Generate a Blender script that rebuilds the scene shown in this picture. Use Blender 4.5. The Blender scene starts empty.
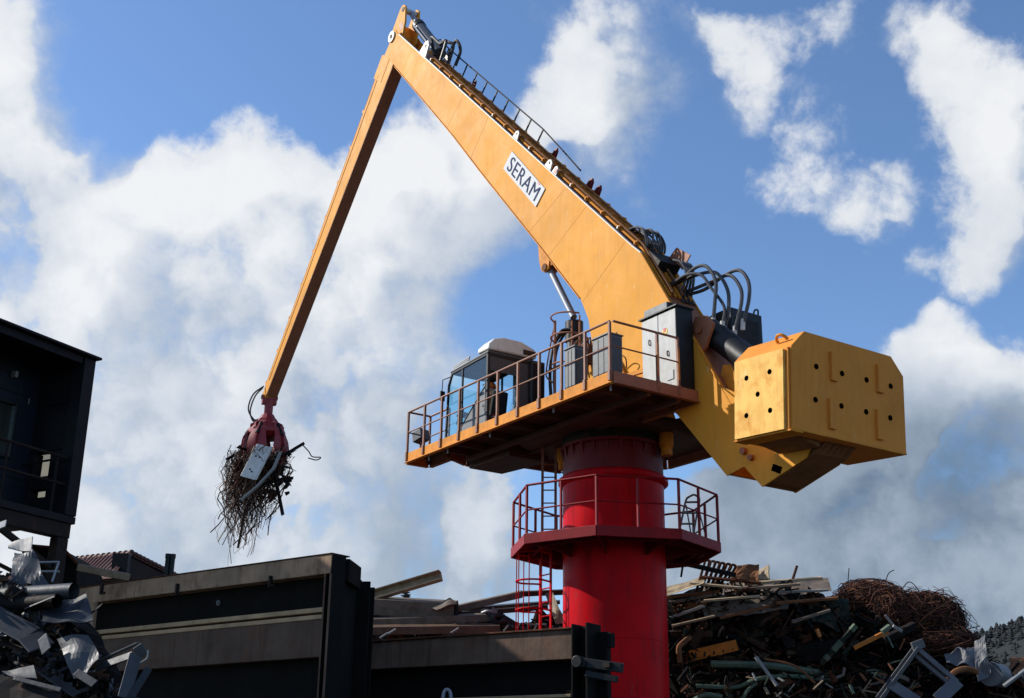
import bpy, math, random
from mathutils import Vector, Matrix, noise
R = math.radians
rnd = random.Random(7)
scn = bpy.context.scene
COL = scn.collection

# ------------------------------------------------------------------ camera
CAM = Vector((-2.31, -27.619, 2.0)); FPX = 1258.66; PITCH = .337; ROLL = .014
cam = bpy.data.cameras.new('camera'); camo = bpy.data.objects.new('camera', cam); COL.objects.link(camo)
cam.sensor_width = 36; cam.lens = FPX / 1024 * 36; cam.clip_end = 6000; cam.clip_start = .1
CR = (Matrix.Rotation(math.pi/2 + PITCH, 3, 'X') @ Matrix.Rotation(ROLL, 3, 'Z'))
camo.matrix_world = Matrix.Translation(CAM) @ CR.to_4x4()
scn.camera = camo
def ray(x, y):
    return CR @ Vector(((x-512)/FPX, -(y-349)/FPX, -1))
def at(x, y, d):
    """a point seen at picture place x, y, standing d metres in front of the photographer"""
    r = ray(x, y); return CAM + r * (d / r.y)

# ------------------------------------------------------------------ sun and sky
SUN_AZ = R(106); SUN_EL = R(33)          # 0 = behind the photographer, 90 = to the left
sd = Vector((-math.sin(SUN_AZ)*math.cos(SUN_EL), -math.cos(SUN_AZ)*math.cos(SUN_EL), math.sin(SUN_EL)))
sl = bpy.data.lights.new('sun', 'SUN'); sl.energy = 4.5; sl.angle = R(.53); sl.color = (1, .94, .85)
so = bpy.data.objects.new('sun', sl); COL.objects.link(so)
so.rotation_euler = sd.to_track_quat('Z', 'Y').to_euler()
so.location = (-30, 5, 40)
scn.view_settings.view_transform = 'Standard'; scn.view_settings.look = 'None'
scn.view_settings.exposure = .22; scn.view_settings.gamma = 1; scn.view_settings.use_curve_mapping = False

W = bpy.data.worlds.new('World'); scn.world = W; W.use_nodes = True
nt = W.node_tree; nt.nodes.clear()
def nd(t, **kw):
    n = nt.nodes.new(t)
    for k, v in kw.items(): setattr(n, k, v)
    return n
def lk(a, b): nt.links.new(a, b)
def setin(n, i, v):
    if isinstance(v, bpy.types.NodeSocket): lk(v, n.inputs[i])
    else: n.inputs[i].default_value = v
def mth(op, a, b=0.0, c=0.0, clamp=False):
    n = nd('ShaderNodeMath', operation=op, use_clamp=clamp)
    setin(n, 0, a); setin(n, 1, b); setin(n, 2, c); return n.outputs[0]
def vm(op, a, b=(0, 0, 0), scale=None):
    n = nd('ShaderNodeVectorMath', operation=op); setin(n, 0, a); setin(n, 1, b)
    if scale is not None: setin(n, 3, scale)
    return n.outputs['Value'] if op in ('DOT_PRODUCT', 'LENGTH') else n.outputs[0]
def mr(v, a, b, c, d, smooth=True):
    n = nd('ShaderNodeMapRange', interpolation_type='SMOOTHSTEP' if smooth else 'LINEAR')
    for i, q in enumerate((v, a, b, c, d)): setin(n, i, q)
    return n.outputs[0]
def noise3(vec, scale, detail, rough, dist=0.0, col=False, lac=2.0):
    n = nd('ShaderNodeTexNoise', noise_dimensions='2D'); setin(n, 'Vector', vec); setin(n, 'Scale', scale); setin(n, 'Detail', detail)
    setin(n, 'Roughness', rough); setin(n, 'Distortion', dist); setin(n, 'Lacunarity', lac)
    return n.outputs['Color' if col else 0]
sky = nd('ShaderNodeTexSky', sky_type='NISHITA', sun_disc=False, sun_elevation=SUN_EL,
         sun_rotation=math.atan2(sd.x, sd.y), altitude=200, air_density=1.0, dust_density=.3, ozone_density=5.5)
tc = nd('ShaderNodeTexCoord'); D0 = tc.outputs['Generated']
# a flat map of the sky dome (stereographic from the nadir) for the cloud turbulence
sep = nd('ShaderNodeSeparateXYZ'); lk(D0, sep.inputs[0])
P0 = vm('SCALE', D0, scale=mth('DIVIDE', 1.35, mth('ADD', 1.02, sep.outputs[2])))
sdp = Vector((sd.x, sd.y, 0)) * (1.35/(1+sd.z)); vdir = ray(512, 300).normalized(); vdp = Vector((vdir.x, vdir.y, 0)) * (1.35/(1+vdir.z))
SUNWARD = (sdp - vdp).normalized()
# turbulent drift of the cloud edges
w1 = vm('SUBTRACT', noise3(P0, 6, 4, .55, col=True), (.5, .5, .5))
D1 = vm('NORMALIZE', vm('ADD', D0, vm('SCALE', w1, scale=.06)))
def field(blobs, vec):
    acc = None
    for (x, y, rad, amp) in blobs:
        b = ray(x, y).normalized(); r = rad / 1300
        d = vm('DOT_PRODUCT', vec, tuple(b))
        c0, c1 = math.cos(r*1.5), math.cos(r*.3); k = 1/(c1-c0)
        q = mth('MULTIPLY_ADD', d, k, -c0*k, clamp=True)
        acc = mth('MULTIPLY', q, amp) if acc is None else mth('MULTIPLY_ADD', q, amp, acc)
    return acc
CLOUD = [  # where the cumulus banks of the afternoon stand
 (-5, 50, 48, .85), (-40, 190, 100, 1.0), (10, 130, 40, .4), (20, 300, 120, 1.0), (120, 330, 110, .9), (230, 190, 70, .8), (200, 270, 90, .9), (300, 300, 120, 1.),
 (330, 210, 60, .55), (100, 480, 150, 1.0), (250, 480, 130, .9), (400, 330, 75, .6), (380, 190, 60, .6), (450, 180, 70, .75), (500, 220, 55, .6), (410, 420, 60, .3),
 (380, 560, 110, .8), (500, 560, 70, .6), (470, 490, 40, .25),
 (580, 60, 60, .58), (625, 110, 52, .5), (545, 140, 60, .62), (650, 15, 32, .26), (742, 42, 36, .42), (812, 20, 36, .42), (735, 95, 32, .26), (700,30,26,.18), (780,62,26,.18),
 (780, 185, 32, .42), (866, 190, 36, .5), (845,222,24,.3), (925, 22, 36, .42), (968, 100, 46, .52), (1002, 185, 52, .6), (995, 258, 36, .44), (930, 68, 30, .32), (1045, 120, 60, .55),
 (930, 365, 46, .95), (880, 445, 55, .7), (975, 450, 70, .9), (1040, 420, 70, .9), (820, 495, 50, .55), (760, 525, 66, .7), (900, 560, 110, 1.0), (1010, 560, 90, 1.), (700, 580, 80, .8),
 (265, 125, 42, .55), (150, 205, 40, .5),
 # clear gaps
 (210, 70, 120, -.5), (320, 90, 70, -.4), (500, 60, 50, -.5), (505, 320, 45, -.4), (545, 300, 40, -.4), (430, 470, 36, -.25), (480, 420, 40, -.3), (690, 290, 60, -.5), (770, 290, 70, -.5), (870, 305, 40, -.5), (690, 150, 40, -.4),
 (885, 110, 30, -.3), (830, 400, 45, -.4), (45, 345, 26, -.3)]
BASE = [(330, 560, 150, .25), (60, 430, 110, .1), (870, 570, 150, .95), (980, 540, 120, .7), (750, 560, 120, .7), (500, 600, 110, .35), (130, 540, 100, .15), (20, 210, 45, .15), (300, 400, 70, .12), (985, 240, 50, .2), (820, 470, 50, .3)]
axis = (ray(512, 349)).normalized()
inview = mr(vm('DOT_PRODUCT', D0, tuple(axis)), math.cos(R(36)), math.cos(R(27)), 0, 1)
wild = mr(noise3(P0, 2.6, 3, .5), .47, .66, -.2, .9)
fc0 = field(CLOUD, D1)
bias = mth('ADD', mth('MULTIPLY', fc0, inview), mth('MULTIPLY', wild, mth('SUBTRACT', 1.0, inview)))
bias = mth('MINIMUM', bias, 1.15)
tow = sd - Vector(axis) * sd.dot(Vector(axis)); tow = tow.normalized() * .045
fc1 = field([b for b in CLOUD if b[2] >= 45], vm('NORMALIZE', vm('ADD', D1, tuple(tow))))
def puffs(vec, det):
    # rounded billows inside wispy turbulence
    n = nd('ShaderNodeTexVoronoi', feature='F1', voronoi_dimensions='2D'); setin(n, 'Vector', vec); setin(n, 'Scale', 15); setin(n, 'Detail', det); setin(n, 'Roughness', .55); setin(n, 'Lacunarity', 2.3)
    n.normalize = True
    return mth('SUBTRACT', 1.0, n.outputs['Distance'])
w3 = vm('SUBTRACT', noise3(P0, 20, 4, .6, col=True), (.5, .5, .5))
P2 = vm('ADD', vm('ADD', P0, vm('SCALE', w1, scale=.06)), vm('SCALE', w3, scale=.03))
f0 = noise3(P0, 10, 8, .66)
p0 = puffs(P2, 3.0)
dens = mth('ADD', mth('ADD', bias, mth('MULTIPLY', mth('SUBTRACT', f0, .5), 2.0)), mth('MULTIPLY', mth('SUBTRACT', p0, .62), .9))
# sunlit sides: less cloud towards the sun means a brighter flank
p1 = puffs(vm('ADD', P2, tuple(SUNWARD * .022)), 1.0)
lo0 = noise3(P2, 6.5, 3, .5); lo1 = noise3(vm('ADD', P2, tuple(SUNWARD * .05)), 6.5, 3, .5)
slope = mth('ADD', mth('MULTIPLY', mth('SUBTRACT', mth('MINIMUM', fc0, 1.3), mth('MINIMUM', fc1, 1.3)), inview), mth('ADD', mth('MULTIPLY', mth('SUBTRACT', lo0, lo1), 1.7), mth('MULTIPLY', mth('SUBTRACT', p0, p1), .8)))
flank = mr(slope, -.42, .42, 0, 1)
width = mr(flank, .35, .8, 1.25, .62)
cover = mr(mth('DIVIDE', mth('SUBTRACT', dens, .12), width), 0, 1, 0, 1)
thick = mr(dens, .5, 1.7, 0, 1)
grey = mth('MULTIPLY', mth('MINIMUM', field(BASE, D1), 1.0), inview)
grey = mth('ADD', grey, mth('MULTIPLY', mth('SUBTRACT', 1.0, inview), .45))
bright = mth('ADD', mth('MULTIPLY', mth('MULTIPLY', flank, .33), mth('SUBTRACT', 1.0, mth('MULTIPLY', grey, .5))), mth('MULTIPLY', thick, .12))
bright = mth('ADD', bright, mth('MULTIPLY', lo0, .26))
bright = mth('ADD', bright, mth('MULTIPLY', f0, .18))
bright = mth('ADD', bright, .27)
bright = mth('SUBTRACT', bright, mth('MULTIPLY', grey, .43), clamp=True)
ramp = nd('ShaderNodeValToRGB'); lk(bright, ramp.inputs[0])
e = ramp.color_ramp.elements
e[0].position = 0.05; e[0].color = (.13, .19, .27, 1)
e[1].position = .92; e[1].color = (.92, .93, .94, 1)
m = e.new(.42); m.color = (.42, .49, .585, 1)
m = e.new(.66); m.color = (.66, .71, .78, 1)
bg1 = nd('ShaderNodeBackground'); lk(sky.outputs[0], bg1.inputs[0]); bg1.inputs[1].default_value = .15
bg2 = nd('ShaderNodeBackground'); lk(ramp.outputs[0], bg2.inputs[0]); bg2.inputs[1].default_value = .85
mix = nd('ShaderNodeMixShader'); lk(mth('MULTIPLY', cover, .95), mix.inputs[0]); lk(bg1.outputs[0], mix.inputs[1]); lk(bg2.outputs[0], mix.inputs[2])
out = nd('ShaderNodeOutputWorld'); lk(mix.outputs[0], out.inputs[0])
W.cycles.sampling_method = 'MANUAL'; W.cycles.sample_map_resolution = 1024

# ------------------------------------------------------------------ materials
MATS = {}
def mat(name, col, rough=.5, metal=0.0, var=.25, vscale=2.0, dirt=0.0, dirtcol=(.05, .035, .025), dscale=3.0, streak=0.0,
        bump=.0, bscale=40.0, chip=0.0, chipcol=(.75, .72, .66), spec=.5, coat=0.0, rust=0.0, rscale=6.0):
    m = bpy.data.materials.new(name); m.use_nodes = True; t = m.node_tree; N = t.nodes; L = t.links
    b = N['Principled BSDF']; b.inputs['Roughness'].default_value = rough; b.inputs['Metallic'].default_value = metal
    b.inputs['Specular IOR Level'].default_value = spec; b.inputs['Coat Weight'].default_value = coat
    tcn = N.new('ShaderNodeTexCoord'); oi = N.new('ShaderNodeObjectInfo')
    add = N.new('ShaderNodeVectorMath'); add.operation = 'ADD'; L.new(tcn.outputs['Object'], add.inputs[0]); L.new(oi.outputs['Random'], add.inputs[1])
    V = add.outputs[0]
    def nz(scale, detail=5, rough_=.6, vec=None):
        n = N.new('ShaderNodeTexNoise'); n.inputs['Scale'].default_value = scale; n.inputs['Detail'].default_value = detail
        n.inputs['Roughness'].default_value = rough_; L.new(vec or V, n.inputs['Vector']); return n.outputs[0]
    def ramp_(v, a, b_):
        n = N.new('ShaderNodeMapRange'); n.inputs[1].default_value = a; n.inputs[2].default_value = b_; L.new(v, n.inputs[0]); return n.outputs[0]
    def mixc(fac, a, b_):
        n = N.new('ShaderNodeMix'); n.data_type = 'RGBA'
        if isinstance(fac, float): n.inputs[0].default_value = fac
        else: L.new(fac, n.inputs[0])
        for s, v in ((6, a), (7, b_)):
            if isinstance(v, tuple): n.inputs[s].default_value = (*v, 1)
            else: L.new(v, n.inputs[s])
        return n.outputs[2]
    def mul(v, k):
        n = N.new('ShaderNodeMath'); n.operation = 'MULTIPLY'; L.new(v, n.inputs[0]); n.inputs[1].default_value = k; return n.outputs[0]
    d = tuple(c*(1-var) for c in col); u = tuple(min(1, c*(1+var*.6)) for c in col)
    c = mixc(ramp_(nz(vscale), .3, .7), d, u)
    if rust: c = mixc(mul(ramp_(nz(rscale, 8, .7), .5, .66), rust), c, (.16, .055, .02))
    if dirt: c = mixc(mul(ramp_(nz(dscale, 8, .68), .48, .75), dirt), c, dirtcol)
    if streak:
        mp = N.new('ShaderNodeMapping'); mp.inputs['Scale'].default_value = (4.5, 4.5, .45); L.new(V, mp.inputs[0])
        c = mixc(mul(ramp_(nz(1.6, 6, .65, mp.outputs[0]), .5, .74), streak), c, dirtcol)
    if chip:
        mp = N.new('ShaderNodeMapping'); mp.inputs['Scale'].default_value = (1.2, 1.2, .5); mp.inputs['Rotation'].default_value = (0, .5, 0); L.new(V, mp.inputs[0])
        c = mixc(mul(ramp_(nz(5, 9, .75, mp.outputs[0]), .61, .68), chip), c, chipcol)
    L.new(c, b.inputs['Base Color'])
    rr = N.new('ShaderNodeMapRange'); L.new(nz(vscale*3), rr.inputs[0]); rr.inputs[3].default_value = max(.05, rough-.12); rr.inputs[4].default_value = min(1, rough+.15)
    L.new(rr.outputs[0], b.inputs['Roughness'])
    if bump:
        bn = N.new('ShaderNodeBump'); bn.inputs['Strength'].default_value = bump; bn.inputs['Distance'].default_value = .02
        L.new(nz(bscale, 6, .6), bn.inputs['Height']); L.new(bn.outputs[0], b.inputs['Normal'])
    MATS[name] = m; return m
YEL = (.77, .335, .036)
mat('amber_paint', (.77, .285, .045), .6, spec=.1, var=.12, vscale=.6, dirt=.25, dirtcol=(.30, .12, .03), dscale=1.3, streak=.2, chip=.3, chipcol=(.78, .55, .3), bump=.08, bscale=1.5)
mat('saddle_brown', (.24, .11, .045), .65, spec=.2, var=.25, vscale=2, dirt=.4, dirtcol=(.08, .04, .02))
mat('yellow_paint', YEL, .55, spec=.09, var=.12, vscale=.6, dirt=.18, dirtcol=(.28, .13, .035), dscale=1.3, streak=.22, chip=.7, chipcol=(.85, .66, .42), bump=.12, bscale=1.0)
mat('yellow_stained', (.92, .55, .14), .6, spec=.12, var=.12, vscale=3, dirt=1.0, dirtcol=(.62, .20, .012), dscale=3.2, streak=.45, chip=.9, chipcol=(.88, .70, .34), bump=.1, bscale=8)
mat('yellow_trim', (.72, .27, .026), .6, spec=.15, var=.2, vscale=2, dirt=.4, dirtcol=(.2, .08, .025), dscale=3, streak=.3, chip=.4, chipcol=(.75, .55, .3))
mat('rust_and_shade_paint', (.33, .115, .05), .6, var=.25, vscale=3, dirt=.4, dirtcol=(.08, .035, .02), rust=.4)
mat('rail_brown', (.24, .085, .04), .55, var=.25, vscale=5, rust=.5)
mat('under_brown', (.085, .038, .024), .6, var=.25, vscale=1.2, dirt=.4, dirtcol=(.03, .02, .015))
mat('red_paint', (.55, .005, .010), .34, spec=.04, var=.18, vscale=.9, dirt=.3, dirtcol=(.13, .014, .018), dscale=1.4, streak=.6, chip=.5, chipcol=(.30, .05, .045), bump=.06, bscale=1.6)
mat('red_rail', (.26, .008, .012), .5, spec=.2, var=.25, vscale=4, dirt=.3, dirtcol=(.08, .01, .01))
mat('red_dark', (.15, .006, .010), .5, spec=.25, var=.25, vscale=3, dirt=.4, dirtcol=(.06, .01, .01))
mat('grapple_red', (.29, .012, .018), .48, var=.3, vscale=6, dirt=.5, dirtcol=(.07, .02, .02), dscale=9, rust=.3)
mat('black_paint', (.008, .009, .011), .45, spec=.3, var=.3, vscale=4)
mat('black_steel', (.009, .0085, .008), .6, spec=.25, var=.3, vscale=3, rust=.15)
mat('rubber', (.012, .012, .013), .5, var=.2, vscale=10)
mat('hose_sheen', (.05, .05, .055), .35, var=.3, vscale=10)
mat('chrome', (.24, .26, .30), .5, metal=.3, var=.1)
mat('cylinder_grey', (.055, .065, .08), .35, var=.2, vscale=4)
mat('white_paint', (.56, .56, .53), .55, spec=.2, var=.08, vscale=2, dirt=.35, dirtcol=(.33, .29, .24), dscale=3, streak=.35, chip=.2, chipcol=(.3,.25,.2))
mat('lug_white', (.62, .60, .55), .5, var=.15, vscale=8, dirt=.3, dirtcol=(.3, .2, .12))
mat('cream', (.70, .67, .60), .45, var=.1, vscale=3, streak=.3, dirtcol=(.3, .26, .2))
mat('grey_box', (.10, .112, .12), .5, var=.15, vscale=3, streak=.4, dirtcol=(.08, .08, .08))
mat('dark_grey', (.045, .05, .055), .5, var=.2, vscale=3)
mat('hole_black', (.0015, .0015, .0015), 1, spec=0)
mat('sign_white', (.74, .74, .74), .8, spec=.1, var=.04)
mat('sign_ink', (.07, .085, .15), .9, spec=.05, var=.05)
mat('sign_red', (.5, .02, .02), .5)
mat('sticker_yellow', (.8, .55, .03), .5)
mat('wall_steel', (.125, .078, .053), .7, spec=.25, var=.3, vscale=1.6, dirt=.5, dirtcol=(.04, .028, .022), dscale=2.5, streak=.7, rust=.45, rscale=3.5, chip=.35, chipcol=(.2,.15,.11), bump=.4, bscale=7)
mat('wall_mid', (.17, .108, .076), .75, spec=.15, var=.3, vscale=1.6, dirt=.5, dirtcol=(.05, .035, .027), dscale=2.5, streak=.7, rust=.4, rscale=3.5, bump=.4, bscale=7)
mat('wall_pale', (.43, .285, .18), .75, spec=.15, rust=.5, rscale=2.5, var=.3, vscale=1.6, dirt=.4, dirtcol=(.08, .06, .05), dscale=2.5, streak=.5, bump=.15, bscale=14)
mat('ledge_lit_tan', (.50, .34, .19), .75, spec=.2, var=.25, vscale=3, dirt=.4, dirtcol=(.18, .1, .06), dscale=5)  # pale tan: sun on the wall ledges put into the colour
mat('wall_dark', (.007, .0065, .006), .85, spec=.15, var=.3, vscale=2)  # near-black: shade of the wall recesses put into the steel colour
mat('clad_dark', (.009, .010, .014), .6, spec=.2, var=.2, vscale=1.5)
mat('clad_blue', (.008, .013, .024), .5, spec=.25, var=.2, vscale=1.5)
mat('roof_tile', (.10, .032, .025), .75, var=.3, vscale=3)
mat('house_wall', (.04, .028, .024), .95, spec=.02, var=.2)
mat('ground', (.05, .043, .037), .95, var=.4, vscale=.3, bump=.3, bscale=3)
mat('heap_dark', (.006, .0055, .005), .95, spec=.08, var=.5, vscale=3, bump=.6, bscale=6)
mat('rust_iron', (.085, .033, .018), .8, spec=.15, var=.45, vscale=6, rust=.6)
mat('rust_light', (.20, .088, .042), .8, spec=.15, var=.4, vscale=6, rust=.4)
mat('steel_grey', (.06, .066, .075), .5, spec=.3, metal=.2, var=.3, vscale=5, dirt=.5, dirtcol=(.07, .06, .055), dscale=6, bump=.2, bscale=10)
mat('steel_blue', (.026, .032, .041), .5, spec=.22, metal=.15, var=.3, vscale=4, dirt=.5, dirtcol=(.05, .05, .055), dscale=5, bump=.25, bscale=7)
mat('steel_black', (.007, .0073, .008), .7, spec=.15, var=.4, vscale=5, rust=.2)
mat('alu_dull', (.125, .13, .14), .6, spec=.25, var=.25, vscale=6, dirt=.5, dirtcol=(.06, .055, .05))
mat('zinc', (.24, .255, .265), .45, metal=.3, var=.2, vscale=6, dirt=.4, dirtcol=(.15, .13, .11))
mat('scrap_green', (.075, .125, .085), .6, var=.3, vscale=6, rust=.4)
mat('scrap_green_dark', (.014, .026, .02), .7, spec=.2, var=.3, vscale=6, rust=.4)
mat('scrap_orange', (.55, .18, .02), .55, var=.25, vscale=5, rust=.3)
mat('scrap_white', (.26, .255, .245), .55, var=.2, vscale=6, dirt=.5, dirtcol=(.18, .15, .12))
mat('scrap_tan', (.28, .205, .13), .65, var=.3, vscale=4, dirt=.5, dirtcol=(.12, .07, .04), rust=.3)
mat('scrap_taupe', (.17, .135, .105), .7, spec=.2, var=.3, vscale=4, rust=.25, dirt=.4)
mat('scrap_brown', (.055, .035, .024), .75, spec=.15, var=.35, vscale=4, rust=.4)
mat('plastic_grey', (.10, .107, .125), .5, var=.25, vscale=3, dirt=.4, dirtcol=(.14, .13, .12))
mat('wire_rust', (.10, .042, .03), .8, spec=.15, var=.5, vscale=1.2)
mat('wire_dark', (.03, .018, .014), .8, spec=.15, var=.5, vscale=2)
mat('wire_tan', (.26, .18, .12), .65, var=.5, vscale=2)
mat('skin', (.55, .27, .18), .55, var=.05)
mat('vest_orange', (.75, .16, .02), .7, var=.1)
mat('cloth_dark', (.02, .025, .04), .85)
mat('seat_black', (.015, .015, .017), .8)
mat('board_pale', (.46, .37, .25), .8, spec=.1, var=.25, vscale=5, dirt=.5, dirtcol=(.2, .12, .07))
mat('foliage_far', (.010, .014, .0145), .9, var=.4, vscale=.02)
mat('hill_ground', (.008, .012, .011), .95, var=.3, vscale=.01)
mat('bark', (.09, .06, .04), .9)
mat('lamp_glass', (.6, .62, .64), .15)
def glass(name, tint, rough=.03, gloss=.12):
    m = bpy.data.materials.new(name); m.use_nodes = True; t = m.node_tree; N = t.nodes; N.clear()
    o = N.new('ShaderNodeOutputMaterial'); tr = N.new('ShaderNodeBsdfTransparent'); tr.inputs[0].default_value = (*tint, 1)
    g = N.new('ShaderNodeBsdfGlossy'); g.inputs['Roughness'].default_value = rough; g.inputs['Color'].default_value = (.9, .95, 1, 1)
    mx = N.new('ShaderNodeMixShader'); mx.inputs[0].default_value = gloss; t.links.new(tr.outputs[0], mx.inputs[1]); t.links.new(g.outputs[0], mx.inputs[2])
    t.links.new(mx.outputs[0], o.inputs[0]); MATS[name] = m; return m
glass('cab_glass', (.88, .985, .97), gloss=.06); glass('dark_glass', (.25, .4, .5), gloss=.3); glass('dimming_glass', (.60, .57, .50), rough=.3, gloss=.05)

# ------------------------------------------------------------------ mesh helpers
class MB:
    def __init__(s): s.v = []; s.f = []; s.m = []; s.mi = 0
    def add(s, vs, fs):
        o = len(s.v); s.v += [tuple(v) for v in vs]; s.f += [tuple(i+o for i in f) for f in fs]; s.m += [s.mi]*len(fs); return s
    def hexa(s, p):
        return s.add(p, [(0,3,2,1),(4,5,6,7),(0,1,5,4),(1,2,6,5),(2,3,7,6),(3,0,4,7)])
    def box(s, x0, x1, y0, y1, z0, z1):
        if x0 > x1: x0, x1 = x1, x0
        if y0 > y1: y0, y1 = y1, y0
        if z0 > z1: z0, z1 = z1, z0
        return s.hexa([(x0,y0,z0),(x1,y0,z0),(x1,y1,z0),(x0,y1,z0),(x0,y0,z1),(x1,y0,z1),(x1,y1,z1),(x0,y1,z1)])
    def obox(s, c, ax, ay, az):
        c, ax, ay, az = map(Vector, (c, ax, ay, az))
        if ax.cross(ay).dot(az) < 0: az = -az
        return s.hexa([c-ax-ay-az, c+ax-ay-az, c+ax+ay-az, c-ax+ay-az, c-ax-ay+az, c+ax-ay+az, c+ax+ay+az, c-ax+ay+az])
    def bar(s, p, q, w, h, up=(0,0,1)):
        p, q = Vector(p), Vector(q); d = q-p; L = d.length; d.normalize(); up = Vector(up)
        if abs(d.dot(up)) > .98: up = Vector((1,0,0))
        sx = d.cross(up).normalized(); uz = sx.cross(d).normalized()
        return s.obox((p+q)/2, d*L/2, sx*w/2, uz*h/2)
    def prism(s, poly, y0, y1):            # poly in x,z (local u,z), extruded along y
        n = len(poly); ar = sum(poly[i][0]*poly[(i+1)%n][1]-poly[(i+1)%n][0]*poly[i][1] for i in range(n))
        if ar < 0: poly = poly[::-1]
        if y0 > y1: y0, y1 = y1, y0
        vs = [(x, y0, z) for x, z in poly] + [(x, y1, z) for x, z in poly]
        fs = [tuple(range(n)), tuple(range(2*n-1, n-1, -1))] + [(i, i+n, (i+1)%n+n, (i+1)%n) for i in range(n)]
        return s.add(vs, fs)
    def slab(s, poly, z0, z1):             # poly in x,y
        n = len(poly); ar = sum(poly[i][0]*poly[(i+1)%n][1]-poly[(i+1)%n][0]*poly[i][1] for i in range(n))
        if ar < 0: poly = poly[::-1]
        vs = [(x, y, z0) for x, y in poly] + [(x, y, z1) for x, y in poly]
        fs = [tuple(range(n-1, -1, -1)), tuple(range(n, 2*n))] + [(i, (i+1)%n, (i+1)%n+n, i+n) for i in range(n)]
        return s.add(vs, fs)
    def tube(s, pts, r, n=8, r2=None, cap=True):
        pts = [Vector(p) for p in pts]; k = len(pts); o = len(s.v); vs = []; up = None
        for i, p in enumerate(pts):
            d = (pts[min(i+1, k-1)] - pts[max(i-1, 0)])
            if d.length < 1e-9: d = Vector((0,0,1))
            d.normalize()
            if up is None: up = Vector((0,0,1)) if abs(d.z) < .9 else Vector((1,0,0))
            a = d.cross(up)
            if a.length < 1e-6: a = d.orthogonal()
            a.normalize(); b = a.cross(d).normalized(); up = b
            rr = r if r2 is None else r + (r2-r)*i/(k-1)
            for j in range(n):
                t = 2*math.pi*j/n; vs.append(p + a*math.cos(t)*rr + b*math.sin(t)*rr)
        fs = []
        for i in range(k-1):
            for j in range(n):
                fs.append((i*n+j, i*n+(j+1)%n, (i+1)*n+(j+1)%n, (i+1)*n+j))
        if cap: fs += [tuple(range(n-1, -1, -1)), tuple(range((k-1)*n, k*n))]
        return s.add(vs, fs)
    def lathe(s, prof, n=64, cx=0, cy=0, a0=0, a1=2*math.pi):
        k = len(prof); full = abs(a1-a0-2*math.pi) < 1e-6; m = n if full else n+1; vs = []
        for j in range(m):
            t = a0 + (a1-a0)*j/n
            for r, z in prof: vs.append((cx+r*math.cos(t), cy+r*math.sin(t), z))
        fs = []
        for j in range(n):
            j2 = (j+1) % m
            for i in range(k-1): fs.append((j*k+i, j2*k+i, j2*k+i+1, j*k+i+1))
        return s.add(vs, fs)
    def sheet(s, grid, t=.006):            # grid: rows of points -> two-sided thin sheet
        r, c = len(grid), len(grid[0]); P = [[Vector(p) for p in row] for row in grid]
        nn = []
        for i in range(r):
            row = []
            for j in range(c):
                a = P[min(i+1,r-1)][j]-P[max(i-1,0)][j]; b = P[i][min(j+1,c-1)]-P[i][max(j-1,0)]
                q = a.cross(b); row.append(q.normalized() if q.length > 1e-9 else Vector((0,0,1)))
            nn.append(row)
        vs = [P[i][j]+nn[i][j]*t/2 for i in range(r) for j in range(c)] + [P[i][j]-nn[i][j]*t/2 for i in range(r) for j in range(c)]
        o = r*c; fs = []
        for i in range(r-1):
            for j in range(c-1):
                a = (i*c+j, i*c+j+1, (i+1)*c+j+1, (i+1)*c+j)
                fs.append(a[::-1]); fs.append(tuple(x+o for x in a))
        ring = [i for i in range(c)] + [i*c+c-1 for i in range(1, r)] + [(r-1)*c+j for j in range(c-2, -1, -1)] + [i*c for i in range(r-2, 0, -1)]
        for q in range(len(ring)):
            a, b = ring[q], ring[(q+1) % len(ring)]; fs.append((a, b, b+o, a+o))
        return s.add(vs, fs)
    def build(s, name, mats, parent=None, smooth=False, bevel=0, auto=None):
        me = bpy.data.meshes.new(name); me.from_pydata(s.v, [], s.f); me.validate()
        for m_ in (mats if isinstance(mats, (list, tuple)) else [mats]): me.materials.append(MATS[m_])
        if len(me.materials) > 1 and len(me.polygons) == len(s.m): me.polygons.foreach_set('material_index', s.m)
        if smooth: me.polygons.foreach_set('use_smooth', [True]*len(me.polygons))
        o = bpy.data.objects.new(name, me); COL.objects.link(o)
        if parent: o.parent = parent
        if bevel:
            b = o.modifiers.new('bevel', 'BEVEL'); b.width = bevel; b.segments = 2; b.limit_method = 'ANGLE'; b.angle_limit = R(40)
        if smooth:
            es = o.modifiers.new('split', 'EDGE_SPLIT'); es.split_angle = R(auto or 35)
        return o
def tag(o, label=None, cat=None, group=None, kind=None):
    if label: o['label'] = label
    if cat: o['category'] = cat
    if group: o['group'] = group
    if kind: o['kind'] = kind
    return o
def empty(name, loc=(0,0,0), rz=0, label=None, cat=None, group=None):
    o = bpy.data.objects.new(name, None); COL.objects.link(o); o.location = loc; o.rotation_euler = (0,0,rz)
    o.empty_display_size = .2
    return tag(o, label, cat, group)
def smoothpath(pts, n=8):
    pts = [Vector(p) for p in pts]; out_ = []
    q = [pts[0]*2-pts[1]] + pts + [pts[-1]*2-pts[-2]]
    for i in range(1, len(q)-2):
        for k in range(n):
            t = k/n; a, b, c, d = q[i-1], q[i], q[i+1], q[i+2]
            out_.append(.5*((2*b)+(c-a)*t+(2*a-5*b+4*c-d)*t*t+(3*b-a-3*c+d)*t**3))
    out_.append(pts[-1]); return out_

# ================================================================== the ground
g = MB(); g.add([(-3000,-3000,0),(3000,-3000,0),(3000,3000,0),(-3000,3000,0)], [(0,1,2,3)])
tag(g.build('ground', 'ground'), 'bare scrapyard ground', kind='structure')

# ================================================================== the crane
HEAD = math.pi - .977
crane = empty('pedestal_crane', (0,0,0), HEAD, 'yellow balance crane on a red column with raised boom and square counterweight', 'crane')
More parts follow.
